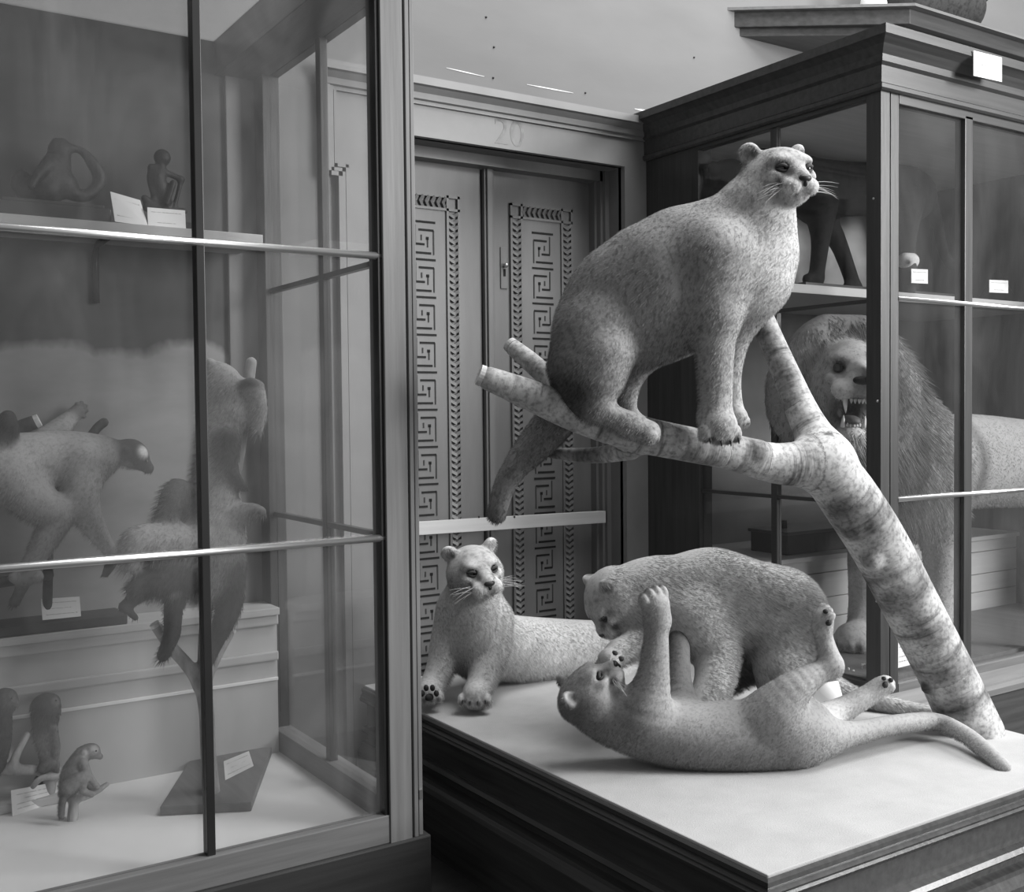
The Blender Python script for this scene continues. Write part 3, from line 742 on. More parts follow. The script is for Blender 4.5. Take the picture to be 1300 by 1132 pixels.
BASE, PALE = 0.40, 0.62

# --- puma sitting on the birch limb
def puma_sitting():
    D = 3.42; q = D / FPX
    def p(x, y, o=0.0): return W(x, y, d=D + o)
    s = Sdf(0.0056, BASE, 0.045); ax = FW
    s.rc(p(762, 425), p(842, 368), 60 * q, 82 * q, n=ax, q=.74, t=BASE * .86)
    s.rc(p(842, 368), p(918, 338), 82 * q, 80 * q, n=ax, q=.74)
    s.rc(p(795, 385), p(850, 350), 76 * q, 66 * q, n=ax, q=.6, t=BASE * .8)
    s.rc(p(962, 285), p(958, 352), 42 * q, 46 * q, k=.05, t=PALE * .95)      # breast
    s.rc(p(868, 308), p(912, 298), 42 * q, 42 * q, n=ax, q=.8, k=.05, t=BASE * .85)  # withers
    s.rc(p(938, 298), p(972, 240), 48 * q, 34 * q, k=.05)                 # neck
    s.rc(p(962, 262), p(975, 320), 40 * q, 34 * q, k=.05, t=PALE)
    # haunch and hind legs
    s.el(p(752, 440, -.075), (.150, .115, .078), frame(cdir(.28, .96, 0), FW), .05, BASE * .8)
    s.rc(p(742, 480, -.06), p(735, 505, -.05), 46 * q, 30 * q, k=.05, t=BASE * .6)
    s.rc(p(770, 452, -.10), p(758, 512, -.11), 30 * q, 19 * q, k=.04, t=BASE * .85)
    s.rc(p(750, 517, -.10), p(806, 540, -.115), 15 * q, 14 * q, k=.03, t=BASE)
    paw(s, p(800, 541, -.115), p(832, 552, -.12), 16 * q, BASE * 1.05, UP)
    s.rc(p(800, 455, .06), p(792, 498, .07), 30 * q, 16 * q, k=.04, t=BASE)
    s.rc(p(792, 498, .07), p(797, 530, .06), 14 * q, 13 * q, k=.03, t=BASE)
    s.rc(p(797, 533, .06), p(840, 548, .05), 12 * q, 12 * q, k=.03, t=BASE)
    # forelegs
    s.rc(p(905, 325, -.085), p(908, 400, -.095), 46 * q, 30 * q, k=.05, t=BASE * .95)
    s.chain([(p(908, 398, -.095), 30 * q), (p(908, 440, -.10), 24 * q), (p(909, 485, -.10), 20.5 * q), (p(909, 528, -.10), 19.5 * q)], k=.03, t=BASE * 1.05)
    paw(s, p(908, 532, -.095), p(919, 549, -.145), 23 * q, BASE * 1.12, UP, 1.05)
    s.chain([(p(948, 385, .04), 32 * q), (p(930, 430, .06), 22 * q), (p(924, 480, .06), 17 * q), (p(929, 522, .05), 15 * q)], k=.03, t=BASE)
    paw(s, p(929, 524, .045), p(940, 532, .0), 14 * q, BASE * 1.1, UP)
    # tail, hanging behind the limb
    s.chain([(p(728, 495, .05), 26 * q), (p(704, 535, .09), 26 * q), (p(672, 572, .09), 21 * q), (p(655, 592, .07), 16 * q), (p(640, 618, .06), 14 * q), (p(631, 652, .05), 12.5 * q)], k=.03, t=BASE * .62)
    s.spot(p(631, 660, .03), .05, .13, .8)
    hf = cdir(.31, -.20, .93)
    h = cat_head(s, p(985, 219, -.01), hf, cdir(-.02, 1, .12), 1.13, BASE * 1.1, PALE * 1.05)
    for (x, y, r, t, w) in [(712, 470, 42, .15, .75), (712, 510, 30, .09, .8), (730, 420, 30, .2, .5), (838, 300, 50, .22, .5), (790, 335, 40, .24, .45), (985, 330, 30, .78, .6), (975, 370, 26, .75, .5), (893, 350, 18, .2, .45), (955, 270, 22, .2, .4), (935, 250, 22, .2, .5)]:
        s.spot(p(x, y, -.12), r * q * 1.3, t, w)  # darkest haunch spots put shade into the coat; back flecks are markings
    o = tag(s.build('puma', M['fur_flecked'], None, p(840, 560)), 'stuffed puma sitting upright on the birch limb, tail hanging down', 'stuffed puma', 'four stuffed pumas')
    cat_face(h, o, 1)
    z = [(h.p(.05, 0, -.01), .13, .30), (p(912, 545, -.1), .09, .35), (p(820, 550, -.1), .07, .35), (p(640, 630, .05), .1, .5)]
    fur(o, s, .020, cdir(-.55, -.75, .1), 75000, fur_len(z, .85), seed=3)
    claws(o, p(908, 532, -.095), p(919, 549, -.145), 23 * q, UP)
puma_sitting()

# --- puma lying in front of the door
def puma_lying():
    s = Sdf(0.0056, BASE * 1.3, 0.045); B = BASE * 1.3
    q = 4.4 / FPX
    def p(x, y, d=4.4): return W(x, y, d=d)
    # body along the wall
    s.chain([(p(612, 815, 4.46), 40 * q), (p(660, 822, 4.62), 42 * q), (p(725, 824, 4.80), 41 * q), (p(790, 826, 4.97), 41 * q), (p(835, 832, 5.08), 38 * q)], k=.06)
    s.chain([(p(600, 750, 4.36), 30 * q), (p(601, 785, 4.36), 38 * q), (p(607, 825, 4.38), 37 * q)], k=.05, t=PALE * .9)
    s.rc(p(602, 728, 4.33), p(600, 765, 4.35), 29 * q, 32 * q, k=.04, t=B * .9)
    # forelegs
    s.chain([(p(578, 772, 4.36), 24 * q), (p(568, 812, 4.34), 21 * q), (p(560, 845, 4.30), 18 * q), (p(548, 872, 4.24), 15 * q)], k=.04, t=PALE * .85)
    s.chain([(p(626, 785, 4.36), 25 * q), (p(624, 825, 4.32), 21 * q), (p(614, 855, 4.26), 18.5 * q), (p(606, 878, 4.20), 16 * q)], k=.04, t=PALE * .85)
    paw(s, p(546, 874, 4.23), p(544, 881, 4.15), 15 * q, B, UP)
    paw(s, p(604, 879, 4.20), p(602, 885, 4.12), 16 * q, B, UP, 1.15)
    # hindquarter and hind foot
    s.el(p(812, 828, 4.92), (.15, .11, .12), frame(cdir(.9, 0, -.4), UP), .05, B)
    s.chain([(p(820, 852, 4.86), 16 * q), (p(790, 858, 4.76), 13 * q)], k=.03, t=PALE * .9)
    paw(s, p(792, 858, 4.76), p(768, 860, 4.70), 10.5 * q, PALE * .9, UP)
    h = cat_head(s, p(600, 717, 4.31), cdir(.40, -.20, .88), cdir(-.08, 1, .22), 1.15, BASE * 1.25, PALE * 1.15)
    for (x, y, d, r, t, w) in [(585, 742, 4.25, 18, .2, .5), (603, 850, 4.33, 30, .18, .55), (600, 800, 4.2, 24, PALE * 1.1, .4), (640, 790, 4.45, 24, B * .7, .4)]:
        s.spot(p(x, y, d), r * q * 1.3, t, w)
    o = tag(s.build('puma', M['fur'], None, p(640, 880, 4.4)), 'stuffed puma lying in front of the door with head raised', 'stuffed puma', 'four stuffed pumas')
    cat_face(h, o, 2)
    for (x, y, rx, ry) in [(545, 885, 6, 4.5), (536, 880, 3, 4), (541, 873, 3, 4), (549, 873, 3, 4), (554, 880, 3, 4)]:
        MB().ball(p(x, y, 4.105), (rx * q, .012, ry * q), 10).build('paw_pad', M['pad'], o, True)
    z = [(h.p(.05, 0, -.01), .14, .3), (p(546, 882, 4.2), .08, .3), (p(603, 884, 4.17), .08, .3), (p(780, 858, 4.74), .08, .4)]
    fur(o, s, .026, cdir(.45, -.85, .1), 65000, fur_len(z, .85), seed=4)
    claws(o, p(604, 879, 4.20), p(602, 885, 4.12), 16 * q, UP)
puma_lying()

# --- puma standing over the one on its back
def puma_standing():
    D = 3.95; q = D / FPX
    def p(x, y, o=0.0): return W(x, y, d=D + o)
    s = Sdf(0.0056, BASE * 1.25, 0.05); B = BASE * 1.25
    s.rc(p(985, 778), p(900, 765), 60 * q, 65 * q, n=FW, q=.85)
    s.rc(p(900, 765), p(828, 765, -.03), 65 * q, 54 * q, n=FW, q=.85)
    s.rc(p(828, 762, -.03), p(778, 758, -.05), 52 * q, 36 * q, k=.05)
    # rump, thigh and hind legs
    s.el(p(1002, 812, -.06), (.185, .125, .085), frame(cdir(-.25, .95, 0), FW), .05, B)
    s.chain([(p(990, 845, -.08), 34 * q), (p(985, 880, -.06), 20 * q), (p(995, 905, -.02), 15 * q)], k=.04)
    paw(s, p(990, 905, -.03), p(965, 908, -.10), 15 * q, B, UP)
    s.chain([(p(960, 830, .10), 30 * q), (p(915, 865, .14), 20 * q), (p(905, 880, .14), 14 * q)], k=.04)
    paw(s, p(905, 878, .13), p(880, 882, .06), 13 * q, PALE, UP)
    # near foreleg down on the other's belly
    s.chain([(p(880, 785, -.11), 42 * q), (p(905, 825, -.15), 29 * q), (p(905, 860, -.22), 22 * q), (p(895, 888, -.27), 20 * q)], k=.04)
    paw(s, p(894, 892, -.27), p(886, 908, -.32), 18 * q, B * 1.1, UP, 1.1)
    # far foreleg reaching to the other's face
    s.chain([(p(830, 775, -.05), 34 * q), (p(812, 808, -.12), 18 * q), (p(785, 828, -.20), 15.5 * q)], k=.04)
    paw(s, p(786, 828, -.20), p(768, 840, -.26), 14 * q, B, cdir(-.4, .9, .2))
    # tail lying behind
    s.chain([(p(1020, 800, .08), 20 * q), (p(1038, 850, .22), 13 * q), (p(1080, 880, .22), 11 * q), (p(1125, 893, .16), 11 * q), (p(1160, 899, .12), 8 * q), (p(1192, 905, .08), 7 * q)], k=.03, t=B * .95)
    h = cat_head(s, p(774, 751, -.08), cdir(-.30, -.90, .12), cdir(-.86, .31, .27), 1.02, BASE * 1.3, PALE * 1.25)
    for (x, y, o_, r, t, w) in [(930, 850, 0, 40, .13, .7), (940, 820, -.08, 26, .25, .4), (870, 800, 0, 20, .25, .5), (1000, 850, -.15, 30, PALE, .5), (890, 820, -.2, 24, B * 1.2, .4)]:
        s.spot(p(x, y, o_), r * q * 1.3, t, w)  # dark spots under the belly and between the legs are painted shade
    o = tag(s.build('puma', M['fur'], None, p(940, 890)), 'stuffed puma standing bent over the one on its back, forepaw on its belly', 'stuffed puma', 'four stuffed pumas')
    cat_face(h, o, 3, False)
    for (x, y, r) in [(775, 838, 7), (764, 845, 4), (768, 833, 4), (780, 829, 4), (788, 836, 4)]: MB().ball(p(x, y, -.262), (r * q, .014, r * q * .8), 10).build('paw_pad', M['pad'], o, True)
    z = [(h.p(.05, 0, -.01), .12, .35), (p(888, 905, -.3), .08, .5), (p(772, 838, -.25), .08, .3)]
    fur(o, s, .034, cdir(.75, -.55, .1), 75000, fur_len(z, .85), radius=.0013, seed=5)
puma_standing()

# --- puma on its back
def puma_back():
    D = 3.52; q = D / FPX; B = BASE * .92
    def p(x, y, o=0.0): return W(x, y, d=D + o)
    s = Sdf(0.0056, B, 0.045)
    s.chain([(p(762, 902), 30 * q), (p(800, 918), 37 * q), (p(875, 934), 43 * q), (p(960, 934), 46 * q), (p(1018, 928, .02), 43 * q)], k=.06)
    s.rc(p(742, 888), p(770, 900), 29 * q, 31 * q, k=.05)
    # forelegs reaching up
    s.chain([(p(818, 902, -.04), 34 * q), (p(829, 862, -.06), 21 * q), (p(833, 815, -.07), 15.5 * q), (p(834, 788, -.07), 14 * q)], k=.045, t=B * 1.05)
    paw(s, p(835, 786, -.07), p(831, 758, -.10), 18.5 * q, B * 1.1, cdir(.35, .1, .9), .9, ext=.3)
    s.chain([(p(862, 905, .08), 30 * q), (p(862, 860, .14), 16 * q), (p(863, 800, .27), 14 * q)], k=.04, t=B * .5)  # far foreleg toned darker, its shade put into the coat colour
    # hind legs
    s.rc(p(985, 908, -.04), p(1004, 926), 34 * q, 42 * q, k=.04)
    s.chain([(p(975, 908, -.04), 28 * q), (p(1002, 879, -.06), 23 * q), (p(1036, 855, -.05), 14.5 * q), (p(1058, 848, -.04), 12.5 * q)], k=.04, t=B * 1.15)
    s.chain([(p(1055, 840, -.04), 14 * q), (p(1047, 812, -.03), 11 * q), (p(1044, 792, -.03), 11 * q)], k=.025, t=B * 1.2)
    paw(s, p(1044, 794, -.03), p(1048, 776, -.05), 12.5 * q, B * 1.25, cdir(-1, .1, .3), ext=.25)
    s.chain([(p(1025, 922, .10), 26 * q), (p(1065, 903, .15), 17 * q), (p(1100, 883, .16), 13.5 * q), (p(1118, 872, .16), 12 * q)], k=.035, t=PALE)
    paw(s, p(1114, 874, .16), p(1130, 864, .15), 11 * q, PALE, cdir(-.5, .8, .3))
    # tail over the cloth
    s.chain([(p(1050, 934, .02), 24 * q), (p(1085, 930, .06), 15 * q), (p(1130, 920, .14), 12.5 * q), (p(1185, 915, .24), 11.5 * q), (p(1222, 930, .16), 11 * q), (p(1250, 951, .03), 10.5 * q), (p(1273, 972, -.07), 9.5 * q)], k=.03, t=B * 1.05)
    h = cat_head(s, p(739, 882, -.03), cdir(.60, .76, .10), cdir(-.78, .60, .15), .98, BASE * .9, PALE * .9)
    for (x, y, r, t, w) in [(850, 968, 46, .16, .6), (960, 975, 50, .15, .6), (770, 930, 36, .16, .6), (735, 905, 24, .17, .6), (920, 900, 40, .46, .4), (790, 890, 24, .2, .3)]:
        s.spot(p(x, y, -.1), r * q * 1.3, t, w)  # dark spots along the underside put body shade into the coat
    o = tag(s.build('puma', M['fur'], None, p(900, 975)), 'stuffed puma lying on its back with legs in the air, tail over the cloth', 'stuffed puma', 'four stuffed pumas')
    cat_face(h, o, 4)
    for (x, y, r) in [(1126, 868, 6), (1133, 862, 4), (1124, 860, 3.5)]: MB().ball(p(x - 2, y + 1, .128), (r * q * .8, .009, r * q * .8), 10).build('paw_pad', M['pad'], o, True)
    for (x, y, r) in [(1052, 790, 4.5), (1053, 780, 3), (1048, 776, 3)]: MB().ball(p(x, y, -.07), (r * q, .010, r * q), 10).build('paw_pad', M['pad'], o, True)
    seam = [p(934 + 34 * t, 888 + 52 * t + 3 * math.sin(9 * t), -.122 + .03 * t) for t in np.linspace(0, 1, 9)]
    z = [(h.p(.05, 0, -.01), .12, .4), (p(834, 770, -.07), .08, .5), (p(1250, 950, .06), .12, .7)]
    fur(o, s, .013, cdir(-.5, -.6, .1), 70000, fur_len(z, .85), seed=6)
puma_back()

# ------------------------------------------------------------------ the birch
def birch():
    s = Sdf(0.007, 0.84, 0.05)
    def p(x, y, d): return W(x, y, d=d)
    T = [(p(1236, 930, 3.86), .104), (p(1205, 862, 3.84), .098), (p(1160, 775, 3.78), .097), (p(1115, 690, 3.70), .098), (p(1075, 628, 3.63), .097), (p(1045, 588, 3.58), .088)]
    L = [(p(1045, 588, 3.58), .085), (p(985, 588, 3.53), .066), (p(930, 574, 3.48), .058), (p(870, 563, 3.43), .056), (p(800, 548, 3.39), .058), (p(730, 525, 3.37), .055), (p(670, 500, 3.35), .047), (p(622, 481, 3.33), .037)]
    U = [(p(1050, 580, 3.60), .072), (p(1022, 530, 3.66), .056), (p(995, 468, 3.72), .046), (p(968, 405, 3.78), .041), (p(955, 370, 3.81), .038)]
    S1 = [(p(740, 535, 3.43), .03), (p(705, 490, 3.55), .032), (p(680, 465, 3.60), .034), (p(654, 443, 3.64), .029)]
    S2 = [(p(800, 572, 3.42), .03), (p(750, 578, 3.50), .026), (p(700, 575, 3.57), .018)]
    S3 = [(p(815, 560, 3.46), .025), (p(850, 552, 3.50), .021)]
    for c in (T, L, U): s.chain(c, k=.05)
    for c in (S1, S2, S3): s.chain(c, k=.03)
    s.el(p(1082, 672, 3.60), .03, k=.03); s.el(p(1106, 712, 3.63), .03, k=.03); s.el(p(1177, 873, 3.80), .020, k=.02, t=.2); s.el(p(965, 572, 3.46), .03, k=.03)
    for (x, y, d, r, t, w) in [(690, 575, 3.55, .05, .12, .85), (745, 578, 3.48, .06, .18, .8), (705, 505, 3.31, .03, .5, .5), (965, 575, 3.42, .045, .35, .6), (1062, 650, 3.55, .05, .28, .7), (1085, 672, 3.6, .04, .2, .7), (1098, 715, 3.6, .05, .32, .7), (1190, 818, 3.72, .035, .35, .5),
                                (1128, 760, 3.68, .03, .3, .6), (1165, 790, 3.68, .05, .35, .6), (1000, 600, 3.5, .06, .45, .6), (1020, 575, 3.52, .03, .4, .5), (800, 575, 3.37, .05, .5, .5), (660, 478, 3.3, .02, .2, .7), (1174, 873, 3.79, .022, .14, .8), (720, 540, 3.36, .04, .45, .5), (1218, 912, 3.75, .05, .8, .5), (690, 490, 3.56, .02, .3, .6)]:
        s.spot(p(x, y, d), r, t, w)
    me = s.mesh('birch_trunk')
    # distance along the limbs drives the bark's rings
    V = s.V; best = np.full(len(V), 9.0); al = np.zeros(len(V))
    for c in (T, L, U, S1, S2, S3):
        run = 0.0
        for (a, ra), (b, rb) in zip(c[:-1], c[1:]):
            ba = b - a; hh = np.clip((V - a) @ ba / (ba @ ba), 0, 1); d = np.linalg.norm(V - a - hh[:, None] * ba, axis=1) - ra
            u = d < best; best[u] = d[u]; al[u] = (run + hh * np.linalg.norm(ba))[u]; run += np.linalg.norm(ba)
    at = me.attributes.new('along', 'FLOAT', 'POINT'); at.data.foreach_set('value', al.astype(np.float32))
    o = tag(link_mesh('birch_trunk', me, M['birch'], None, W(1236, 930, d=3.86)), 'leaning white birch trunk with a forked limb, rising from the cloth platform', 'tree trunk')
    for c, r in ((L, .0335), (S1, .0265)):
        (a, _), (b, _) = c[-2], c[-1]; dr = unit(b - a); e = b + dr * (c[-1][1] * .93)
        MB().tube([e - dr * .012, e + dr * .003], [r, r * .96], 20).build('sawn_end', M['cutwood'], o)
birch()

# ------------------------------------------------------------------ lion in the right case
def lion():
    B = 0.36; s = Sdf(0.011, B, 0.07)
    def p(x, y, Y=3.2): return W(x, y, y=Y)
    q = 5.1 / FPX
    s.chain([(p(1140, 600, 3.18), 66 * q), (p(1230, 585, 3.20), 62 * q), (p(1340, 590, 3.20), 58 * q), (p(1430, 590, 3.20), 52 * q)], k=.1, n=(0, 1, 0), q=.8, t=B)
    s.chain([(p(1115, 560, 3.18), 66 * q), (p(1150, 610, 3.18), 64 * q)], k=.1, n=(0, 1, 0), q=.85, t=B * .7)
    s.chain([(p(1100, 520, 3.17), 62 * q), (p(1145, 560, 3.2), 66 * q)], k=.1, n=(0, 1, 0), q=.85, t=B * .8)
    # forelegs
    s.chain([(p(1110, 625, 3.32), 34 * q), (p(1098, 690, 3.33), 22 * q), (p(1096, 760, 3.33), 18 * q), (p(1092, 800, 3.31), 17 * q)], k=.05)
    paw(s, p(1094, 803, 3.32), p(1076, 812, 3.25), .075, B * 1.1, UPZ)
    s.chain([(p(1188, 630, 3.06), 36 * q), (p(1194, 700, 3.05), 22 * q), (p(1192, 770, 3.05), 18 * q), (p(1188, 826, 3.03), 17 * q)], k=.05)
    paw(s, p(1189, 832, 3.04), p(1170, 842, 2.98), .072, B * 1.1, UPZ)
    # hind legs
    for (Y, dx) in ((3.08, 0), (3.34, -14)):
        s.chain([(p(1425 + dx, 600, Y), 46 * q), (p(1405 + dx, 670, Y), 34 * q), (p(1432 + dx, 730, Y), 17 * q), (p(1425 + dx, 800, Y), 14 * q)], k=.05)
        e = p(1425 + dx, 800, Y); paw(s, (e[0], e[1], .59), (e[0] - .12, e[1], .59), .06, B, UPZ)
    s.chain([(p(1465, 590, 3.2), 14 * q), (p(1490, 680, 3.2), 8 * q), (p(1486, 760, 3.2), 8 * q)], k=.03)
    # head
    S = 1.78; h = Head(p(1074, 472, 3.13), cdir(-.06, -.10, .99), cdir(0.03, 1, .1), S); R = h.R; k = lambda v: v * S
    def el(pt, r, kk=.025, t=B * 1.25, sub=False): s.el(h.p(*pt), np.array(r) * S, R, k(kk), t, sub)
    el((-.02, 0, .0), (.085, .080, .082)); el((.045, 0, .028), (.055, .058, .046))
    for y in (-1, 1):
        el((.02, y * .048, -.03), (.05, .042, .055)); el((.074, y * .036, .036), (.026, .026, .015), .02); el((.078, y * .048, -.012), (.028, .020, .018), .02)
    s.rc(h.p(.05, 0, .014), h.p(.128, 0, -.010), k(.042), k(.030), k(.02), B * 1.3)
    for y in (-1, 1): el((.115, y * .027, -.038), (.038, .032, .026), .014, B * 1.6)
    s.rc(h.p(.01, 0, -.085), h.p(.070, 0, -.128), k(.046), k(.028), k(.02), B * 1.3)
    el((.085, 0, -.140), (.028, .032, .020), .015, B * 1.9)
    el((.115, 0, -.088), (.075, .043, .030), .012, .02, True)
    for y in (-1, 1):
        el((.098, y * .041, .012), (.018, .017, .011), .010, B, True)
        s.spot(h.p(.100, y * .044, .014), k(.020), .04, .9); s.spot(h.p(.125, y * .016, -.014), k(.010), .06, .5)
        el((-.03, y * .085, .055), (.016, .030, .032), .015, B * .8)
    s.spot(h.p(.06, 0, -.090), k(.052), .015, 1.0)
    s.spot(h.p(.08, 0, .055), k(.035), B * 1.5, .5)
    # ruff
    s.chain([(h.p(-.04, .07, .07), .09), (h.p(-.03, .125, -.02), .11), (h.p(-.03, .11, -.12), .12), (h.p(-.02, 0, -.19), .13)], k=.06, t=B * .75)
    s.chain([(h.p(-.04, -.07, .07), .09), (h.p(-.03, -.125, -.02), .10), (h.p(-.03, -.10, -.12), .12), (h.p(-.02, 0, -.19), .13)], k=.06, t=B * .75)
    s.rc(h.p(-.05, -.04, .10), h.p(-.05, .04, .10), .07, .07, .05, B * .6)
    e = p(1150, 800, 3.2)
    o = tag(s.build('lion', M['fur_lion'], None, (e[0], e[1], .545)), 'stuffed male lion snarling with open mouth inside the right glass case', 'stuffed lion')
    for y in (-1, 1): MB().ball(h.p(.0895, y * .040, .011), .0125 * S, 14).build('eye', M['eye'], o, True)
    MB().ball(h.p(.150, 0, -.014), np.array((.014, .021, .011)) * S, 14, R).build('nose', M['nose'], o, True)
    MB().ball(h.p(.070, 0, -.112), np.array((.050, .024, .012)) * S, 14, R).build('tongue', M['tongue'], o, True)
    def fang(name, a, b, r): MB().tube([h.p(*(np.array(a) * (1 - t) + np.array(b) * t)) for t in (0, .4, .75, 1)], [r * S, r * .85 * S, r * .5 * S, r * .1 * S], 8).build(name, M['tooth'], o, True)
    for y in (-1, 1):
        fang('fang', (.128, y * .030, -.056), (.132, y * .027, -.092), .0062); fang('fang', (.100, y * .024, -.126), (.106, y * .025, -.098), .0058)
    for i in range(-2, 3):
        fang('incisor', (.140 - .002 * abs(i), i * .0085, -.058), (.141 - .002 * abs(i), i * .0085, -.069), .004)
        fang('incisor', (.106 - .002 * abs(i), i * .007, -.124), (.108 - .002 * abs(i), i * .007, -.114), .0036)
    z = [(p(1110, 540, 3.15), .40, 1.0), (p(1160, 600, 3.1), .30, .8), (h.p(-.08, 0, .02), .30, 1.0), (h.p(.11, 0, -.04), .20, .05)]
    fur(o, s, .16, np.array([.22, -.06, -.90]), 42000, fur_len(z, .08), radius=.0030, rnd=.5, nrm=.42, seed=9)
lion()

# ------------------------------------------------------------------ black cat and small mounts on the upper shelf
def panther():
    s = Sdf(0.012, .02, 0.05); q = 5.6 / FPX; B = .02
    def p(x, y, Y=3.74): return W(x, y, y=Y)
    s.chain([(p(1018, 236), 36 * q), (p(1080, 240), 34 * q), (p(1140, 240), 34 * q), (p(1160, 248), 34 * q)], k=.05, n=(0, 1, 0), q=.75)
    s.chain([(p(1018, 232), 30 * q), (p(985, 215), 24 * q), (p(968, 212), 22 * q)], k=.04)
    for (x0, x1, x2, Y) in [(1040, 1042, 1036, 3.66), (1025, 1060, 1085, 3.84), (1150, 1152, 1148, 3.66), (1165, 1172, 1176, 3.84)]:
        b = p(x2, 340, Y); b[2] = 2.285
        s.chain([(p(x0, 255, Y), 24 * q), (p(x1, 300, Y), 12 * q), (b, 9 * q)], k=.04); s.rc(b, b + np.array((-.06, 0, -.005)), .032, .028, .03)
    s.chain([(p(1172, 240), 14 * q), (p(1188, 275), 8 * q), (p(1198, 320), 7 * q), (p(1212, 338), 7 * q), (p(1232, 336), 6 * q)], k=.03)
    a, b = p(1000, 340), p(1190, 340)
    o = tag(s.build('black_cat', M['fur_dark'], None, ((a[0] + b[0]) / 2, 3.74, 2.255)), 'black stuffed cat with a long drooping tail on the upper shelf of the right case', 'stuffed cat')
    tag(box('stand', M['slab_dark'], None, a[0] - .05, b[0] + .05, 3.58, 3.92, 2.206, 2.254, .004, ((a[0] + b[0]) / 2, 3.75, 2.206)), 'dark board stand under the black cat in the right case', 'stand')
    s = Sdf(0.012, .03, 0.05)
    def p(x, y, Y=3.78): return W(x, y, y=Y)
    s.chain([(p(925, 225), 20 * q), (p(922, 265), 26 * q), (p(925, 310), 30 * q)], k=.04); s.chain([(p(925, 222), 18 * q), (p(905, 214), 7 * q)], k=.03)
    c = p(925, 330); s.rc((c[0], 3.78, 2.26), (c[0] + .02, 3.78, 2.4), .09, .1)
    tag(s.build('dark_mount', M['fur_dark'], None, (c[0], 3.78, 2.206)), 'dark hunched stuffed animal half hidden behind the sitting puma’s head', 'stuffed animal')
panther()
def small_mounts():
    a = W(1156, 356, y=3.44); x = a[0]
    t = thing('small_mount', 'small dark stuffed bird with a white head on the upper right shelf', 'stuffed bird', (x, 3.46, 2.206))
    s = Sdf(.006, .03, .02); s.chain([((x, 3.46, 2.235), .04), ((x, 3.46, 2.31), .05), ((x, 3.46, 2.36), .042)]); s.build('body', M['fur_dark'], t)
    s = Sdf(.006, .6, .02); s.rc((x - .03, 3.45, 2.375), (x + .03, 3.46, 2.38), .040, .040); s.rc((x - .03, 3.43, 2.37), (x - .06, 3.40, 2.36), .012, .005, t=.1); s.build('head', M['fur'], t)
    b = W(1266, 356, y=3.46); x = b[0]
    t = MB().tube([(x, 3.46, 2.206), (x, 3.46, 2.22), (x, 3.46, 2.36), (x, 3.46, 2.38)], [.105, .10, .02, .006], 16).build('cone_mount', M['fur_dark'], None, True, origin='base')
    tag(t, 'small dark cone shaped specimen near the right edge on the upper right shelf', 'specimen')
    for (x0, y0, x1, y1, lb, sd) in [(1157, 341, 1178, 360, 'small white card leaning beside the white headed bird in the right case', 1), (1256, 355, 1280, 372, 'small white card in front of the cone shaped specimen in the right case', 2)]:
        card(lb, [W(x0, y0, y=3.40), W(x1, y0 + 1, y=3.40), W(x1, y1, y=3.375), W(x0, y1 - 1, y=3.375)], 'card', 'small cards on the right shelf', 2, seed=sd)
    # stand on the ledge behind the glass
    a, b = W(976, 688, y=3.72), W(1105, 690, y=3.72)
    t = thing('specimen_stand', 'dark low box stand on the pale ledge behind the birch trunk', 'stand', ((a[0] + b[0]) / 2, 3.72, .948))
    box('box', M['slab_dark'], t, a[0], b[0], 3.60, 3.84, .949, 1.045, .004); box('lid', M['case_x'], t, a[0] - .01, b[0] + .01, 3.59, 3.85, 1.045, 1.06, .003)
    box('knob', M['iron'], t, a[0] + .10, a[0] + .13, 3.72, 3.75, 1.06, 1.10, .004)
    card('white card at the foot of the right case, behind its corner post', [W(1139, 815, y=2.90), W(1163, 810, y=2.90), W(1163, 842, y=2.87), W(1139, 848, y=2.87)], lines=4, seed=5)
    # dry stalks by the lion's paw
    r = random.Random(4); c = W(1092, 878, x=3.75); m = MB()
    for i in range(14):
        d = np.array((r.uniform(-.10, .10), r.uniform(-.05, .05), r.uniform(.03, .12))); m.tube([c + np.array((r.uniform(-.02, .02), 0, 0)), c + d * .6, c + d], [.002, .0018, .001], 4)
        m.ball(c + d, .006, 6)
    tag(m.build('dry_plant', M['cutwood'], None, origin='base'), 'tuft of pale dry stalks on the floor of the lion’s case', 'plant', kind='thing')
small_mounts()
card('large white card standing behind the raised hind leg of the puma on its back', [W(1030, 868, d=3.90), W(1064, 864, d=4.10), W(1078, 912, z=.5005), W(1042, 932, z=.5005)], lines=5, seed=6)
card('square white card fixed to the cornice of the right case', [W(1236, 64, y=2.682), W(1272, 73, y=2.682), W(1272, 104, y=2.696), W(1236, 96, y=2.696)], lines=3, seed=7)

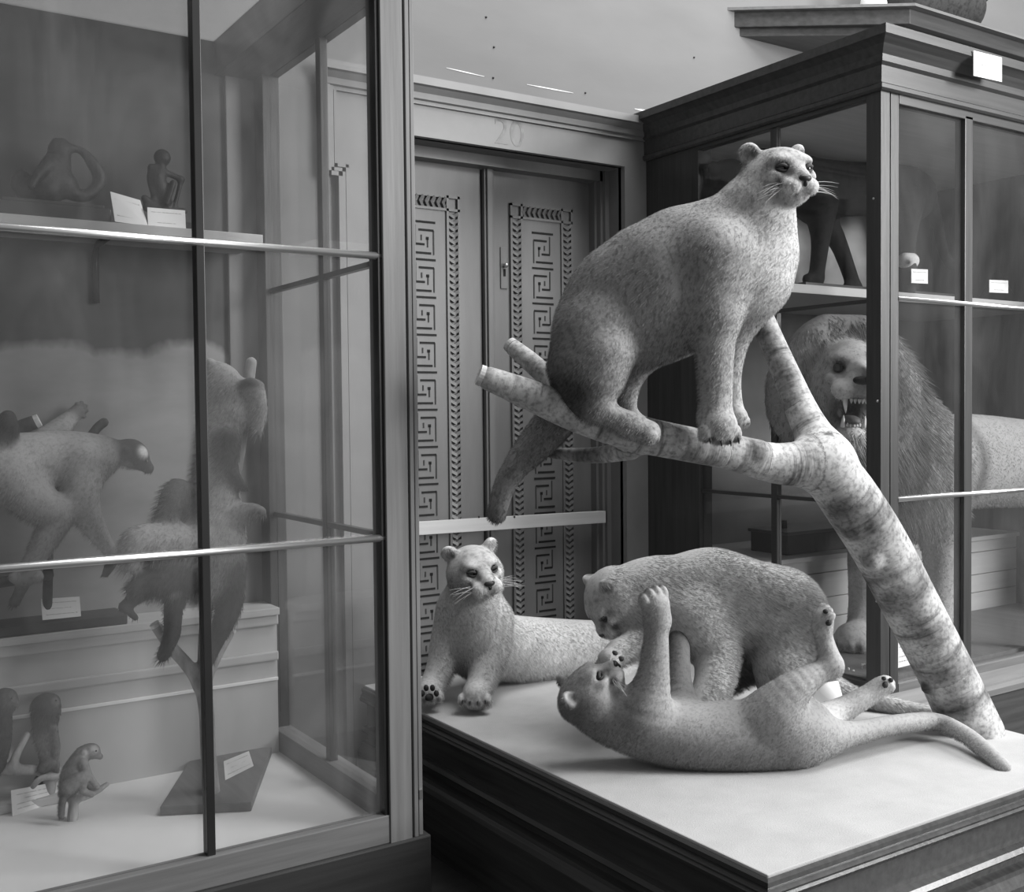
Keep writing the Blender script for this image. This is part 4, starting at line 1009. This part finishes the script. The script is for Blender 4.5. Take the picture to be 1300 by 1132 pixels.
# ------------------------------------------------------------------ left case: monkeys
M['skin'] = surf('pale_face_skin', 0.34, 0.7, 0.15, freq=60)
GM = 'stuffed monkeys in the left case'
FL = .3355
def on_stand(label, quad, z, h=.03, mat='slab'):
    ps = [W(x, y, z=z) for x, y in quad]; c = np.mean(ps, 0)
    return tag(MB().prism([(a[0], a[1]) for a in ps], z - h, z).build('stand_board', M[mat], None, False, .003, (c[0], c[1], z - h)), label, 'stand', 'specimen stands in the left case')
on_stand('large grey stand board under the forked tree in the left case', [(249, 952), (345, 948), (319, 1018), (203, 1024)], .366)
def woolly():
    q = .00275; B = .38; s = Sdf(.006, B, .03)
    def p(x, y, Y=3.66): return W(x, y, y=3.95 + (Y - 3.66) * .85)
    s.chain([(p(-20, 585), 32 * q), (p(30, 586), 36 * q), (p(85, 578), 31 * q), (p(120, 580), 28 * q)], k=.04)
    s.chain([(p(120, 580), 24 * q), (p(142, 574), 17 * q), (p(158, 575), 13 * q)], k=.03, t=.05)
    s.el(p(167, 575), (22 * q, 17 * q, 18 * q), frame(cdir(.92, -.35, .2), UPZ), .02, .05)
    s.rc(p(176, 583), p(188, 594), 13 * q, 7.5 * q, .02, .08)
    s.spot(p(184, 573, 3.60), 9 * q, .75, 1); s.spot(p(180, 590, 3.63), 8 * q, .05, .7); s.spot(p(160, 592, 3.63), 8 * q, .35, .6)
    s.el(p(159, 571, 3.61), .012, k=.01, t=.04)
    # arm
    s.chain([(p(108, 585, 3.62), 28 * q), (p(104, 625, 3.60), 22 * q), (p(112, 655, 3.60), 17 * q), (p(132, 688, 3.60), 10 * q), (p(143, 704, 3.60), 8 * q)], k=.04, t=B)
    s.chain([(p(143, 706, 3.60), 7 * q), (p(140, 718, 3.59), 6.5 * q), (p(134, 728, 3.59), 4 * q)], k=.015, t=.05)
    for dx in (-3, 0, 3): s.rc(p(138 + dx, 718, 3.59 + dx * .003), p(133 + dx, 731, 3.58 + dx * .003), .007, .005, .006, .05)
    # hind leg
    s.chain([(p(8, 605, 3.60), 30 * q), (p(50, 640, 3.58), 24 * q), (p(72, 655, 3.57), 19 * q), (p(55, 690, 3.57), 15 * q), (p(36, 722, 3.57), 10 * q)], k=.04, t=B * .65)
    s.chain([(p(36, 724, 3.57), 9 * q), (p(28, 745, 3.57), 7 * q), (p(18, 765, 3.56), 6 * q)], k=.02, t=.10)
    s.chain([(p(20, 732, 3.57), 8 * q), (p(48, 732, 3.55), 7 * q)], k=.02, t=.30)
    # far arm stretched up behind, open hand
    s.chain([(p(58, 560, 3.78), 18 * q), (p(80, 540, 3.84), 13 * q), (p(94, 526, 3.86), 9 * q)], k=.03, t=.38)
    s.el(p(100, 521, 3.86), 9 * q, k=.015, t=.16)
    for i, (dx, dy) in enumerate([(-2, -9), (4, -10), (9, -6), (10, 0), (7, 8)]): s.rc(p(100, 521, 3.86), p(100 + dx, 521 + dy, 3.85), .010, .008, .006, .12)
    s.chain([(p(6, 560, 3.6), 14 * q), (p(12, 545, 3.58), 11 * q), (p(10, 530, 3.58), 9 * q)], k=.02, t=.05)
    o = tag(s.build('stuffed_monkey', M['fur_monkey'], None, p(60, 730)), 'pale-bodied monkey with a dark head striding along branches at the far left', 'stuffed monkey', GM)
    MB().ball(p(186, 585, 3.612), .006, 10).build('eye', M['eye'], o, True)
    fur(o, s, .022, cdir(-.5, -.8, .1), 14000, fur_len([(p(183, 585), .05, .15), (p(138, 718, 3.6), .05, .2), (p(100, 518, 3.86), .05, .2), (p(25, 745, 3.57), .06, .2)], .9), radius=.0011, seed=11)
    t = Sdf(.006, .8, .02)
    t.chain([(p(60, 780, 3.74), 6 * q), (p(64, 640, 3.72), 6 * q), (p(76, 612, 3.73), 6 * q), (p(118, 550, 3.75), 6 * q), (p(132, 536, 3.76), 6 * q)]); t.chain([(p(62, 730, 3.7), 6 * q), (p(-20, 742, 3.6), 7 * q)]); t.chain([(p(-20, 575, 3.7), 9 * q), (p(15, 548, 3.68), 9 * q), (p(41, 537, 3.66), 9 * q)]); t.chain([(p(64, 640, 3.72), 6 * q), (p(-20, 575, 3.7), 6 * q)])
    o2 = tag(t.build('branch', M['bark_dark'], None, p(60, 780, 3.74)), 'dark branching perch under the pale striding monkey', 'branch')
    for c, d in ((p(41, 537, 3.66), p(41, 537, 3.66) - p(15, 548, 3.68)),):
        d = unit(d); MB().tube([c + d * .010, c + d * .0245], [9 * q * .93, 9 * q * .9], 14).build('sawn_end', M['cutwood'], o2)
    a = None
    tag(box('stand_board', M['slab_dark'], None, -.05, .965, 3.975, 4.15, .907, .94, .003, (.45, 4.05, .907)), 'dark stand board on the ledge under the striding monkey', 'stand', 'specimen stands in the left case')
    card('white card leaning on the dark stand below the striding monkey', [W(52, 760, y=4.02), W(101, 757, y=4.02), W(103, 782, y=3.985), W(54, 787, y=3.985)], lines=3, seed=8)
woolly()
def gibbon():
    q = .0027; B = .52; s = Sdf(.0065, B, .03)
    def p(x, y, Y=3.62): return W(x, y, y=Y)
    s.chain([(p(262, 722), 40 * q), (p(268, 680), 42 * q), (p(272, 620), 30 * q), (p(276, 565), 24 * q), (p(280, 525), 22 * q)], k=.05)
    s.el(p(282, 492), (26 * q, 24 * q, 30 * q), None, .04, .42)
    s.rc(p(272, 470), p(266, 460), 12 * q, 6 * q, .03, .45)
    s.chain([(p(298, 530), 20 * q), (p(312, 505), 15 * q), (p(320, 490, 3.58), 10 * q)], k=.04, t=.40)       # arm to the top
    s.chain([(p(326, 500, 3.58), 11 * q), (p(330, 520, 3.58), 9 * q), (p(327, 545, 3.58), 7 * q)], k=.03, t=.45)
    s.chain([(p(304, 489, 3.57), 4.5 * q), (p(318, 484, 3.55), 5 * q), (p(331, 489, 3.57), 4.5 * q)], k=.01, t=.05)
    s.chain([(p(285, 560, 3.58), 18 * q), (p(288, 590, 3.56), 13 * q), (p(298, 606, 3.55), 8 * q), (p(310, 619, 3.55), 5 * q)], k=.03, t=.06)
    s.chain([(p(240, 700, 3.56), 32 * q), (p(205, 690, 3.52), 24 * q), (p(175, 690, 3.50), 20 * q), (p(165, 712, 3.50), 14 * q)], k=.04, t=.26)    # thigh and knee
    s.chain([(p(232, 730, 3.54), 26 * q), (p(195, 738, 3.50), 18 * q), (p(172, 748, 3.48), 11 * q)], k=.03, t=.05)
    s.chain([(p(180, 752, 3.50), 10 * q), (p(158, 770, 3.50), 6.5 * q)], k=.015, t=.06)
    s.rc(p(158, 770, 3.50), p(172, 784, 3.50), .014, .010, .012, .05)
    s.chain([(p(225, 742, 3.54), 15 * q), (p(220, 775, 3.54), 11 * q), (p(218, 805, 3.55), 10 * q), (p(207, 832, 3.55), 7.5 * q)], k=.02, t=.05)
    s.chain([(p(288, 720, 3.58), 24 * q), (p(290, 770, 3.56), 16 * q), (p(275, 810, 3.56), 11 * q), (p(264, 838, 3.56), 8 * q)], k=.03, t=.05)
    s.chain([(p(240, 655, 3.6), 20 * q), (p(226, 625, 3.58), 17 * q), (p(212, 655, 3.55), 14 * q)], k=.04, t=.10)
    s.chain([(p(295, 655, 3.56), 17 * q), (p(318, 648, 3.54), 10 * q), (p(330, 650, 3.53), 8 * q)], k=.02, t=.22)
    s.spot(p(220, 752, 3.50), .025, .3, .6)
    o = tag(s.build('stuffed_monkey', M['fur_monkey'], None, p(262, 780)), 'long-furred pale ape with dark limbs clinging to the forked tree', 'stuffed monkey', GM)
    fur(o, s, .042, cdir(-.45, -.7, .2), 16000, fur_len([(p(318, 486, 3.56), .06, .2), (p(215, 800, 3.55), .09, .25), (p(270, 815, 3.56), .07, .25), (p(300, 610, 3.55), .05, .2), (p(165, 770, 3.5), .06, .15), (p(170, 695, 3.5), .06, .3)], .95), radius=.0012, seed=12, nrm=.45)
    t = Sdf(.006, .9, .03)
    b = W(268, 1005, z=.366)
    def g(x, y): return W(x, y, y=b[1])
    t.chain([(b, 11 * q), (g(264, 950), 9.5 * q), (g(262, 900), 9.5 * q), (g(254, 862), 9 * q)], k=.02)
    t.chain([(g(256, 868), 9 * q), (g(236, 842), 8 * q), (g(218, 822), 7.5 * q), (g(200, 797), 7 * q)], k=.02)
    t.chain([(g(257, 868), 9 * q), (g(275, 832), 7 * q), (g(291, 804), 6.5 * q)], k=.02)
    t.chain([(g(258, 862), 7 * q), (p(262, 780), 7 * q), (p(290, 640), 7 * q), (p(305, 570), 7 * q), (p(319, 460), 7 * q)], k=.02)
    o2 = tag(t.build('branch', M['bark'], None, b), 'forked tree with a tall birch stem under the clinging ape', 'branch')
    for (u, v) in ((g(275, 832), g(291, 804)), (g(218, 822), g(200, 797))):
        d = unit(v - u); MB().tube([v + d * .008, v + d * .020], [6.4 * q, 6.2 * q], 14).build('sawn_end', M['cutwood'], o2)
    card('white card propped against the forked tree trunk in the left case', [W(284, 966, y=3.50), W(316, 953, y=3.50), W(322, 972, y=3.47), W(286, 990, y=3.47)], lines=3, seed=9)
gibbon()
def marmosets():
    q = .00262
    st = on_stand('pale stand block under the low crooked branch', [(-60, 1016), (84, 990), (92, 1006), (-60, 1036)], FL + .028, .027, 'pale_sheet')
    b = W(62, 1006, z=FL + .0285); YB = b[1]
    def p(x, y, o=0.0): return W(x, y, y=YB + o)
    s = Sdf(.0042, .05, .02)
    s.chain([(p(60, 905), 15 * q), (p(57, 925), 14 * q), (p(60, 955), 10 * q), (p(62, 978), 9 * q)], t=.09)
    s.el(p(58, 896), (17 * q, 14 * q, 17 * q), None, .02, .035); s.el(p(66, 890), (10 * q, 9 * q, 9 * q), None, .012, .10)
    s.rc(p(70, 892, -.01), p(75, 896, -.015), .012, .007, .008, .12); s.spot(p(72, 890, -.03), .016, .22, .7); s.spot(p(76, 897, -.02), .007, .03, .9)
    s.spot(p(63, 950, -.03), .06, .24, .8); s.chain([(p(68, 925, -.03), 5 * q), (p(72, 948, -.03), 4 * q), (p(70, 968, -.03), 3.5 * q)], k=.012, t=.18)
    s.chain([(p(55, 975, -.02), 7 * q), (p(68, 968, -.03), 6 * q), (p(72, 978, -.03), 3.5 * q)], k=.012, t=.14)
    s.chain([(p(54, 972, .02), 5 * q), (p(48, 1000, .03), 4 * q), (p(46, 1020, .03), 3.5 * q)], k=.012, t=.05)
    o = tag(s.build('stuffed_monkey', M['fur_monkey'], None, p(62, 980)), 'small dark-maned monkey perched on a branch in the lower left corner', 'stuffed monkey', GM)
    MB().ball(p(71, 889, -.035), .0036, 8).build('eye', M['eye'], o, True)
    fur(o, s, .020, cdir(-.3, -.9, .1), 6000, fur_len([(p(72, 892, -.02), .035, .1), (p(65, 965), .06, .4)], 1.0), radius=.0009, seed=13)
    s = Sdf(.0045, .06, .02); s.el(p(6, 888), (16 * q, 14 * q, 15 * q), None, .02, .09); s.chain([(p(0, 900), 14 * q), (p(-4, 940), 17 * q), (p(-6, 972), 12 * q)], t=.05)
    s.rc(p(14, 890, -.02), p(21, 894, -.02), .016, .009, .01, .14)
    o = tag(s.build('stuffed_monkey', M['fur_monkey'], None, p(0, 985)), 'little dark monkey cut off by the left edge of the photo', 'stuffed monkey', GM)
    MB().ball(p(15, 886, -.045), .0034, 8).build('eye', M['eye'], o, True)
    fur(o, s, .014, cdir(-.3, -.9, .1), 3000, None, radius=.0009, seed=14)
    t = Sdf(.005, .7, .02)
    t.chain([(p(-30, 978), 7 * q), (p(30, 977), 6.5 * q), (p(65, 979), 7.5 * q), (p(80, 983), 7 * q)]); t.chain([(p(62, 979), 7.5 * q), (p(63, 992), 8 * q), (b, 8.5 * q)]); t.chain([(p(15, 976), 6 * q), (p(22, 955), 5 * q), (p(35, 932), 4 * q)])
    t.chain([(p(70, 985, -.03), 4.5 * q), (p(52, 988, -.05), 4 * q), (p(42, 998, -.06), 3.5 * q)])
    tag(t.build('branch', M['bark'], None, b), 'low crooked branch carrying the two dark small monkeys', 'branch')
    # squirrel monkey
    b = W(92, 1040, z=FL + .001); YB2 = b[1]
    def p(x, y, o=0.0): return W(x, y, y=YB2 + o)
    q = .0025
    s = Sdf(.0040, .18, .018)
    s.chain([(p(104, 958), 10 * q), (p(93, 978), 13 * q), (p(88, 998), 13 * q)], t=.15); s.el(p(114, 953), (13 * q, 10 * q, 10 * q), None, .012, .10)
    s.rc(p(121, 957), p(127, 960), .015, .010, .010, .30); s.spot(p(120, 951, -.02), .016, .42, .8); s.spot(p(128, 960), .010, .05, .9); s.spot(p(107, 957, -.025), .012, .42, .8)
    s.el(p(106, 955, -.024), (.007, .006, .010), None, .006, .40)
    s.chain([(p(106, 968, -.03), 6 * q), (p(113, 984, -.04), 4.6 * q), (p(123, 998, -.04), 4 * q)], k=.01, t=.22); s.chain([(p(102, 970, .03), 6 * q), (p(106, 988, .02), 4.5 * q), (p(117, 1001, .0), 4 * q)], k=.01, t=.16)
    s.chain([(p(88, 998, -.04), 10 * q), (p(103, 988, -.05), 8 * q), (p(105, 1003, -.05), 5 * q), (p(116, 1008, -.06), 4 * q)], k=.012, t=.18)
    s.chain([(p(84, 1002), 6 * q), (p(79, 1020, -.02), 4.5 * q), (p(78, 1036, -.03), 4 * q)], k=.012, t=.10)
    o = tag(s.build('stuffed_monkey', M['fur_monkey'], None, p(92, 1008)), 'little grey monkey crouching on a twig, leaning forward, lower left', 'stuffed monkey', GM)
    MB().ball(p(122, 953, -.032), .0034, 8).build('eye', M['eye'], o, True)
    fur(o, s, .010, cdir(-.6, -.6, .1), 5000, fur_len([(p(122, 955), .03, .2)], .9), radius=.0008, seed=15)
    t = Sdf(.0045, .5, .015)
    t.chain([(p(78, 1008, .02), 5 * q), (p(100, 1012, -.01), 6 * q), (p(122, 1004, -.03), 4.5 * q), (p(136, 995, -.04), 3 * q)]); t.chain([(p(94, 1012), 6 * q), (b, 7 * q)])
    tag(t.build('branch', M['bark'], None, b), 'short twig perch under the little grey monkey', 'branch')
    c = [W(16, 1036, z=FL + .0005), W(82, 1014, z=FL + .0005)]
    card('wide white card leaning below the low branch in the bottom left corner', [W(14, 1003, y=c[0][1] + .03), W(78, 991, y=c[1][1] + .02), c[1], c[0]], lines=4, seed=10)
marmosets()
def shelf_mounts():
    q = .0027; Z = 2.313
    def p(x, y, Y=4.02): return W(x, y, y=Y)
    a, b = p(28, 260, 3.98), p(136, 270, 3.98)
    t = thing('statuette_base', 'dark stepped wooden base under the long-tailed dried monkey on the shelf', 'base', ((a[0] + b[0]) / 2, 4.02, Z))
    box('plinth', M['slab_dark'], t, a[0] - .08, b[0], 3.92, 4.12, Z + .0005, Z + .05, .004); box('top_board', M['slab_dark'], t, a[0] - .07, b[0] - .02, 3.93, 4.11, Z + .05, Z + .062, .003)
    s = Sdf(.006, .02, .025)
    s.chain([(p(60, 238), 22 * q), (p(70, 215), 19 * q), (p(76, 198), 13 * q)]); s.el(p(75, 190), (13 * q, 11 * q, 11 * q), None, .015)
    s.rc(p(72, 185), p(70, 178), .014, .006); s.rc(p(79, 185), p(80, 178), .014, .006)
    s.chain([(p(50, 245), 18 * q), (p(30, 240), 12 * q), (p(24, 230), 10 * q), (p(28, 222), 7 * q)]); s.chain([(p(85, 235), 14 * q), (p(92, 245), 10 * q), (p(110, 248), 8 * q), (p(124, 235), 8 * q), (p(126, 222), 9 * q), (p(118, 208), 8 * q), (p(104, 192), 5 * q), (p(84, 186), 4 * q)])
    s.chain([(p(64, 205, 3.98), 8 * q), (p(48, 222, 3.95), 6 * q), (p(40, 236, 3.94), 5 * q)])
    c = p(65, 256); c[2] = Z + .063
    tag(s.build('dried_monkey', M['bronze'], None, c), 'dark crouching dried monkey with a looping tail on the upper left shelf', 'stuffed monkey', GM)
    s = Sdf(.0045, .10, .014)
    def p(x, y, Y=3.98): return W(x, y, y=Y)
    s.el(p(206, 200), (11 * q, 10 * q, 11 * q), None, .012, .03); s.chain([(p(204, 212), 6 * q), (p(200, 225), 11 * q), (p(204, 240), 10 * q), (p(210, 256), 8 * q)], t=.12)
    s.chain([(p(192, 212), 4 * q), (p(205, 217), 4 * q), (p(222, 224), 4 * q), (p(230, 228), 3.5 * q)], t=.18); s.chain([(p(230, 228), 3.5 * q), (p(226, 245), 3 * q), (p(222, 260), 3 * q)], t=.10)
    s.chain([(p(193, 214), 4 * q), (p(190, 228), 3.5 * q), (p(196, 250), 4 * q)], t=.12); s.chain([(p(210, 252), 5 * q), (p(220, 232, 3.95), 4 * q), (p(212, 258, 3.95), 3.5 * q)], t=.10); s.chain([(p(205, 262), 6 * q), (p(190, 258), 6 * q), (p(184, 252), 5 * q)], t=.04); s.rc(p(186, 264), p(234, 268), 5 * q, 4 * q, t=.06)
    tag(s.build('dried_monkey', M['bronze'], None, p(205, 272)), 'tiny upright dried monkey with a big head on the upper left shelf', 'stuffed monkey', GM)
    tag(box('stand_board', M['slab_dark'], None, p(184, 270)[0], p(240, 275)[0], 3.93, 4.05, Z + .0005, Z + .03, .003, (p(210, 270)[0], 3.99, Z)), 'small dark stand under the tiny upright dried monkey', 'stand', 'specimen stands in the left case')
    card('large white card leaning on the upper left shelf', [W(140, 243, y=3.95), W(178, 254, y=3.95), W(188, 287, y=3.90), W(146, 281, y=3.90)], lines=3, seed=11)
    card('white card before the tiny dried monkey on the upper left shelf', [W(187, 263, y=3.915), W(235, 267, y=3.915), W(236, 290, y=3.905), W(188, 287, y=3.905)], lines=2, seed=12)
shelf_mounts()

# ------------------------------------------------------------------ light
def area(name, loc, target, sx, sy, power):
    d = bpy.data.lights.new(name, 'AREA'); d.shape = 'RECTANGLE'; d.size = sx; d.size_y = sy; d.energy = power
    o = bpy.data.objects.new(name, d); COL.objects.link(o); o.location = loc
    o.rotation_euler = (Vector(target) - Vector(loc)).to_track_quat('-Z', 'Y').to_euler(); return o
area('skylight', (4.4, 1.7, 7.0), (2.6, 2.8, 0.6), 4.5, 4.0, 500)
area('window_light', (7.0, -2.2, 3.6), (2.4, 3.2, 1.0), 2.4, 3.4, 720)
w = bpy.data.worlds.new('hall'); SC.world = w; w.use_nodes = True
bg = w.node_tree.nodes.get('Background') or w.node_tree.nodes.new('ShaderNodeBackground')
bg.inputs[0].default_value = (1, 1, 1, 1); bg.inputs[1].default_value = 0.26
SC.view_settings.view_transform = 'Standard'; SC.view_settings.look = 'None'
SC.view_settings.gamma = 1.0; SC.view_settings.use_curve_mapping = False
SC.view_settings.exposure = 0.0
SC.cycles.use_denoising = True
SC.cycles.max_bounces = 10; SC.cycles.transparent_max_bounces = 24
SC.cycles_curves.shape = 'RIBBONS'
